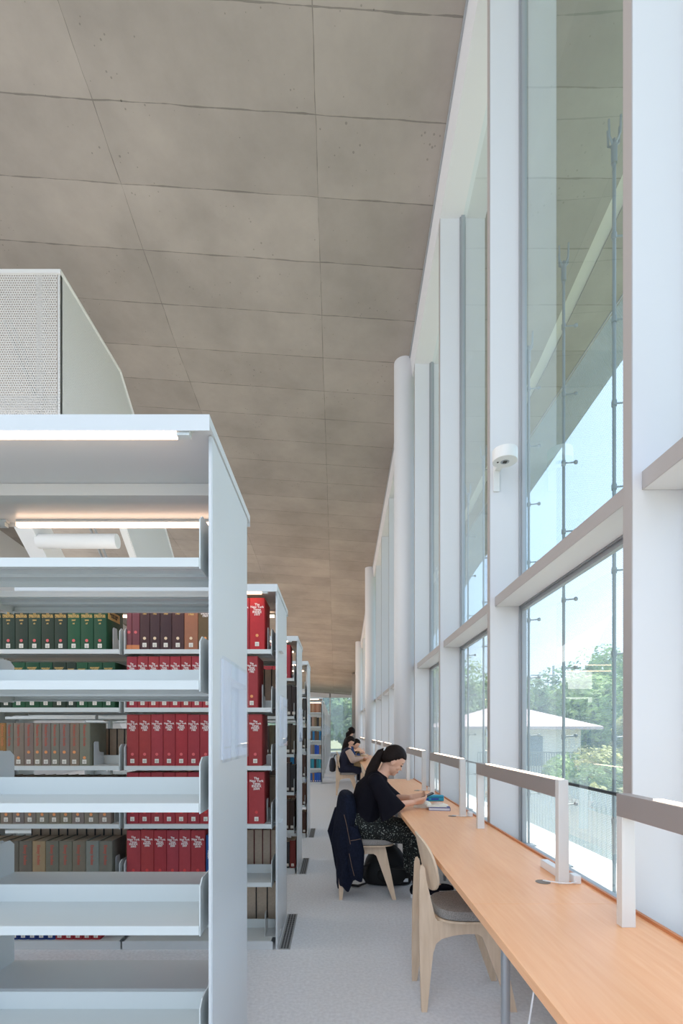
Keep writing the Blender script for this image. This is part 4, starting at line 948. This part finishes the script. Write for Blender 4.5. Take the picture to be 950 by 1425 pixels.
        mb = MB().loft(rings); part('sole', mb, sole or M['whiteplastic'], o, smooth=False)
    return t, R
# speckled skirt cloth
m = bpy.data.materials.new('speckled_skirt'); m.use_nodes = True; n = m.node_tree; b = n.nodes['Principled BSDF']; b.inputs['Roughness'].default_value = .9
tc = N(n, 'ShaderNodeTexCoord'); t1 = N(n, 'ShaderNodeTexNoise'); t1.inputs['Scale'].default_value = 95; t1.inputs['Detail'].default_value = 3; n.links.new(tc.outputs['Object'], t1.inputs['Vector'])
cr = N(n, 'ShaderNodeValToRGB'); cr.color_ramp.elements[0].position = .60; cr.color_ramp.elements[0].color = srgb((20, 24, 22)); cr.color_ramp.elements[1].position = .65; cr.color_ramp.elements[1].color = srgb((170, 175, 165))
n.links.new(t1.outputs[0], cr.inputs[0]); n.links.new(cr.outputs[0], b.inputs['Base Color']); M['skirt'] = m

J = dict(pelvis=(.215, 4.15, .565), chest=(.275, 4.15, .865), neck=(.385, 4.15, 1.015), head=(.478, 4.15, 1.112),
         sh_n=(.315, 3.99, .955), el_n=(.445, 3.92, .765), wr_n=(.625, 4.015, .785), sh_f=(.335, 4.31, .955), el_f=(.49, 4.37, .77), wr_f=(.63, 4.22, .795),
         hdir_n=(1, .30, .12), hdir_f=(1, -.35, .12), hn_n=(.25, .7, .6), hn_f=(.25, -.7, .6), hs_n=1, hs_f=1,
         kn_n=(.625, 4.05, .520), kn_f=(.635, 4.25, .525), an_n=(.72, 4.02, .105), an_f=(.80, 4.25, .105))
BASE = (.25, 4.15, 0)
J['an_n'] = (.66, 4.04, .100); J['an_f'] = (.80, 4.14, .100)
wm, R = person('woman in a loose black top and speckled skirt with a ponytail, bent over her phone', BASE, J, M['blackcloth'], M['skirt'], M['blackcloth'], 'pony', voxel=.0055, skirt=True, wide=.10, pitch=.62, curl=.9)
mb = MB(); hair_cap(mb, J['head'], R, 1.0, base=BASE, tied=True); hc = rel(J['head'], BASE)
mb.ell(hc+R @ V((-.10, 0, .03)), (.03, .028, .028), R)
fused('hair', mb, M['hair'], wm, .005, 2)
p0 = hc+R @ V((-.11, 0, .03))
mb = MB(); pts = [p0, p0+V((-.035, 0, -.02)), p0+V((-.075, -.01, -.09)), p0+V((-.115, -.015, -.17)), p0+V((-.15, -.02, -.26)), p0+V((-.165, -.02, -.33))]
mb.tube(pts, [.022, .034, .044, .046, .036, .010], 14); part('ponytail', mb, M['hair'], wm, smooth=True)
mb = MB(); mb.ell(hc+R @ V((-.118, 0, .030)), (.012, .027, .025), R); part('hair_tie', mb, M['whiteplastic'], wm, smooth=True)

def box_rot(mb, c, size, Rm):
    c = V(c); vs = []
    for z in (-1, 1):
        for y, x in ((-1, -1), (-1, 1), (1, 1), (1, -1)): vs.append(c+Rm @ V((x*size[0]/2, y*size[1]/2, z*size[2]/2)))
    return mb.add(vs, [(0, 3, 2, 1), (4, 5, 6, 7), (0, 1, 5, 4), (1, 2, 6, 5), (2, 3, 7, 6), (3, 0, 4, 7)])
ph = thing('phone', 'dark smartphone held in the hands of the woman with the ponytail', 'phone', (.735, 4.115, .815))
Rm = Matrix.Rotation(-.45, 3, 'Y')
part('case', box_rot(MB(), (0, 0, 0), (.15, .072, .009), Rm), M['black'], ph, bev=.002)
part('screen', box_rot(MB(), Rm @ V((0, 0, .0048)), (.138, .066, .0008), Rm), mat('screen_glass', (40, 46, 60), .15), ph)

# on the desk beside her
pc = thing('pencil_case', 'teal pencil case lying on the desk behind the notebook', 'pencil case', (.86, 4.55, .72), .05)
me = MB().box(-.12, .12, -.035, .035, 0, .055); part('body', me, mat('teal_plastic', (30, 150, 178), .4), pc, bev=.012, seg=3)
part('zip', MB().box(-.11, .11, -.037, -.035, .036, .041), mat('teal_dark', (20, 96, 120), .4), pc); part('pattern', MB().box(-.06, -.02, -.0365, -.0350, .010, .030).box(.0, .07, -.0365, -.0350, .014, .030), M['t_blue'], pc)
part('pattern', MB().box(-.10, -.07, -.0365, -.0350, .012, .028), mat('coral', (190, 90, 90), .5), pc)
nb = thing('notebook', 'open notebook with cream pages fanned on the desk', 'notebook', (.80, 4.20, .72), -.25)
def leafblock(w, hgt, rise, mir):
    rings = []; 
    mb = MB(); pts = [(0, .004)]
    for i in range(9):
        a = i/8; pts.append((mir*w*a, .004+rise*math.sin(PI*min(1, a*1.05))**.7*(1-.55*a)+.004))
    pts.append((mir*w, .0))
    pts.append((0, 0))
    return mb.prism(pts, 'y', -hgt/2, hgt/2)
part('pages', leafblock(.14, .19, .030, 1), mat('cream_paper', (236, 226, 208), .8), nb); part('pages', leafblock(.14, .19, .040, -1), MATS['cream_paper'], nb)
mb = MB()
for i in range(7): mb.box(.02, .10, -.06+i*.018, -.0585+i*.018, .037, .0374)
part('handwriting', mb, M['d_pink'], nb)
bb = thing('book', 'navy blue book lying flat under the open notebook edge', 'book', (.835, 4.03, .72), -.15)
part('cover', MB().box(-.085, .085, -.05, .05, 0, .003).box(-.085, .085, -.05, .05, .021, .024).box(.082, .085, -.05, .05, .003, .021), mat('navy_cover', (28, 44, 130), .4), bb); part('pages', MB().box(-.083, .081, -.047, .047, .003, .021), M['paper'], bb)
er = thing('notebook', 'loose white sheets lying on top of the navy book', 'paper', (.825, 4.05, .7445), -.1)
part('sheet', MB().box(-.09, .07, -.045, .06, 0, .003), mat('cream_paper', (236, 226, 208), .8), er)

# denim jacket over the chair back
jk = thing('denim_jacket', 'dark blue denim jacket draped over the back of the occupied chair', 'jacket', (.04, 4.15, 0))
def drape():
    mb = MB(); secs = [(.862, .032, .022, .12), (.850, .038, .056, .18), (.80, .046, .080, .215), (.72, .050, .088, .228), (.62, .045, .098, .228), (.52, .040, .108, .22), (.455, .042, .120, .215), (.40, .055, .108, .21), (.33, .060, .102, .21), (.24, .055, .096, .205), (.17, .035, .080, .20), (.10, .020, .062, .19), (.07, .018, .050, .18)]
    n = 48; rings = []
    for j, (z, cx, rx, ry) in enumerate(secs):
        r = []
        for i in range(n):
            a = 2*PI*i/n; w = 1+(.12*math.sin(5*a+z*6)+.06*math.sin(11*a-z*13))*max(0, min(1, (.80-z)*4))
            r.append((cx-.0+rx*math.cos(a)*w, ry*math.sin(a)*(1+.04*math.sin(7*a+z*9)), z+(.03*math.sin(3*a+1) if j > 7 else 0)))
        rings.append(r)
    return mb.loft(rings)
o = part('body', drape(), M['denim'], jk, smooth=True)
md = o.modifiers.new('s', 'SUBSURF'); md.levels = 1; md.render_levels = 1
mb = MB(); rings = []
for z, cx, cy, rx, ry in ((.60, .09, -.19, .045, .05), (.50, .105, -.20, .058, .055), (.40, .11, -.205, .066, .058), (.30, .115, -.20, .065, .055), (.22, .12, -.19, .058, .045), (.17, .125, -.19, .04, .03)):
    rings.append([(cx+rx*math.cos(2*PI*i/20)*(1+.1*math.sin(3*2*PI*i/20+z*20)), cy+ry*math.sin(2*PI*i/20), z+.012*math.sin(2*2*PI*i/20)) for i in range(20)])
o = part('sleeve', MB().loft(rings), M['denim'], jk, smooth=True)
mb = MB(); rings = []
for z, cx, cy, rx, ry in ((.70, -.01, .12, .05, .06), (.50, -.06, .14, .055, .06), (.36, -.03, .14, .055, .055), (.2, -.0, .13, .05, .05), (.15, .0, .13, .04, .04)):
    rings.append([(cx+rx*math.cos(2*PI*i/20)*(1+.1*math.sin(3*2*PI*i/20+z*20)), cy+ry*math.sin(2*PI*i/20), z) for i in range(20)])
part('sleeve', MB().loft(rings), M['denim'], jk, smooth=True)
mb = MB(); mb.tube([(.02, -.236, .70), (.04, -.246, .62), (.055, -.250, .54), (.07, -.262, .47)], .0018, 6); mb.tube([(.07, -.262, .50), (.11, -.262, .505), (.15, -.245, .51)], .0018, 6); mb.tube([(.06, -.268, .40), (.08, -.272, .30), (.10, -.250, .22)], .0018, 6); part('stitching', mb, M['thread'], jk)

# backpack on the floor
bp = thing('backpack', 'black backpack standing on the floor under the occupied chair', 'backpack', (.46, 4.44, 0), 0)
bk = mat('black_nylon', (16, 16, 18), .6, bump=.3, bscale=300)
rings = []
for z, rx, ry in ((.0, .15, .075), (.012, .205, .10), (.06, .225, .115), (.13, .215, .11), (.22, .18, .09), (.30, .13, .07), (.34, .09, .05), (.36, .03, .02)):
    rings.append([(rx*(abs(math.cos(a))**.75)*(1 if math.cos(a) > 0 else -1)-.02*(z/.3), ry*(abs(math.sin(a))**.75)*(1 if math.sin(a) > 0 else -1), z) for a in [2*PI*i/32 for i in range(32)]])
part('body', MB().loft(rings), bk, bp, smooth=True)
part('front_pocket', MB().ell((.03, -.10, .10), (.14, .035, .085), n=20, m=12), bk, bp, smooth=True)
pts = [(-.15, -.06, .20), (-.22, -.08, .17), (-.235, -.09, .09), (-.19, -.09, .03), (-.27, -.12, .012), (-.33, -.10, .012)]
part('strap', MB().tube(pts, .011, 8), bk, bp, smooth=True)
part('zip', MB().tube([(-.1, -.128, .15), (.03, -.134, .165), (.15, -.12, .15)], .003, 6), M['darkgrey'], bp); part('logo_patch', MB().box(.125, .165, -.118, -.112, .045, .075), M['whiteplastic'], bp)

# readers further along
navy = mat('navy_knit', (26, 28, 48), .9); beige = mat('beige_knit', (196, 168, 150), .9); blue = mat('blue_denim_shirt', (44, 62, 104), .85)
def seated(label, x, y, head, pitch, top, bottom, hairlen, sleeve_mat=None, yaw=0, reach=0, tall=0.0):
    j = dict(pelvis=(x, y, .565), chest=(x+.06, y, .87+tall*.5), neck=(x+.125+tall*-.2, y, 1.03+tall), head=head,
             sh_n=(x+.09, y-.17, .97+tall), el_n=(x+.20, y-.22, .76), wr_n=(x+.42+reach, y-.06, .80), sh_f=(x+.09, y+.17, .97+tall), el_f=(x+.22, y+.22, .77), wr_f=(x+.42+reach, y+.07, .80),
             kn_n=(x+.41, y-.10, .52), kn_f=(x+.41, y+.10, .52), an_n=(x+.45, y-.10, .10), an_f=(x+.40, y+.12, .10), hn_n=(.2, .3, -1), hn_f=(.2, -.3, -1))
    b = (x, y, 0); p, R = person(label, b, j, top, bottom, M['blackcloth'], '', voxel=.008, sleeve_to=.95, pitch=pitch, sleeve_mat=sleeve_mat, curl=.6, yaw=yaw)
    mb = MB(); hair_cap(mb, head, R, 1.03, base=b); hc = rel(head, b)
    if hairlen: mb.tube([hc+R @ V((-.05, 0, .03)), hc+V((-.075, 0, -.06)), hc+V((-.085, 0, -.06-hairlen*.5)), hc+V((-.09, 0, -.06-hairlen))], [.06, .078, .07, .03], 16)
    fused('hair', mb, M['hair'], p, .008, 2); return p
seated('woman with beige sleeves and long dark hair, tan bag on her lap', .15, 10.75, (.285, 10.75, 1.135), .75, navy, navy, .16, sleeve_mat=beige)
seated('person in a blue denim shirt with short dark hair, head bowed', .24, 12.1, (.47, 12.05, 1.06), .7, blue, navy, 0)
seated('person in black sitting upright, long black hair hiding the face', .22, 13.5, (.40, 13.5, 1.36), .1, M['blackcloth'], M['blackcloth'], .30, tall=.19, yaw=2.2)
tb = thing('tote_bag', 'tan fabric bag standing on the lap of the woman with beige sleeves', 'bag', (.47, 10.72, .60))
rings = []
for z, rx, ry in ((0, .085, .055), (.01, .095, .06), (.1, .10, .065), (.2, .105, .06), (.235, .11, .045)): rings.append([(rx*(abs(math.cos(a))**.6)*(1 if math.cos(a) > 0 else -1), ry*(abs(math.sin(a))**.6)*(1 if math.sin(a) > 0 else -1), z) for a in [2*PI*i/24 for i in range(24)]])
part('body', MB().loft(rings), mat('tan_canvas', (176, 146, 104), .9), tb, smooth=True)
part('handle', MB().tube([(-.05, 0, .23), (-.045, 0, .30), (0, 0, .33), (.045, 0, .30), (.05, 0, .23)], .008, 8), MATS['tan_canvas'], tb, smooth=True)
hb = thing('backpack', 'small dark bag hanging from the back of the chair further along', 'bag', (-.085, 10.72, .50))
rings = []
for z, rx, ry in ((0, .04, .08), (.02, .065, .11), (.12, .075, .13), (.22, .065, .12), (.28, .045, .09), (.30, .02, .04)): rings.append([(rx*math.cos(a), ry*math.sin(a), z) for a in [2*PI*i/24 for i in range(24)]])
part('body', MB().loft(rings), mat('navy_bag', (24, 24, 36), .7), hb, smooth=True)
part('strap', MB().tube([(.02, .0, .28), (.05, 0, .36), (.10, 0, .37)], .01, 8), MATS['navy_bag'], hb, smooth=True)
tg = thing('stuffed_parcel', 'tan and cream paper parcel on the desk by the bowed reader', 'parcel', (.60, 10.9, .72))
part('body', MB().ell((0, 0, .08), (.09, .10, .08), n=16, m=10, fn=lambda d: 1+.12*math.sin(d.x*9)*math.cos(d.y*7)), mat('kraft', (222, 186, 150), .8), tg, smooth=True)
part('ribbon', MB().tube([(-.06, -.06, .13), (0, -.09, .15), (.05, -.05, .14)], .012, 8), mat('cream_ribbon', (240, 225, 205), .8), tg, smooth=True)

# rename copies of Blender suffix only; finish
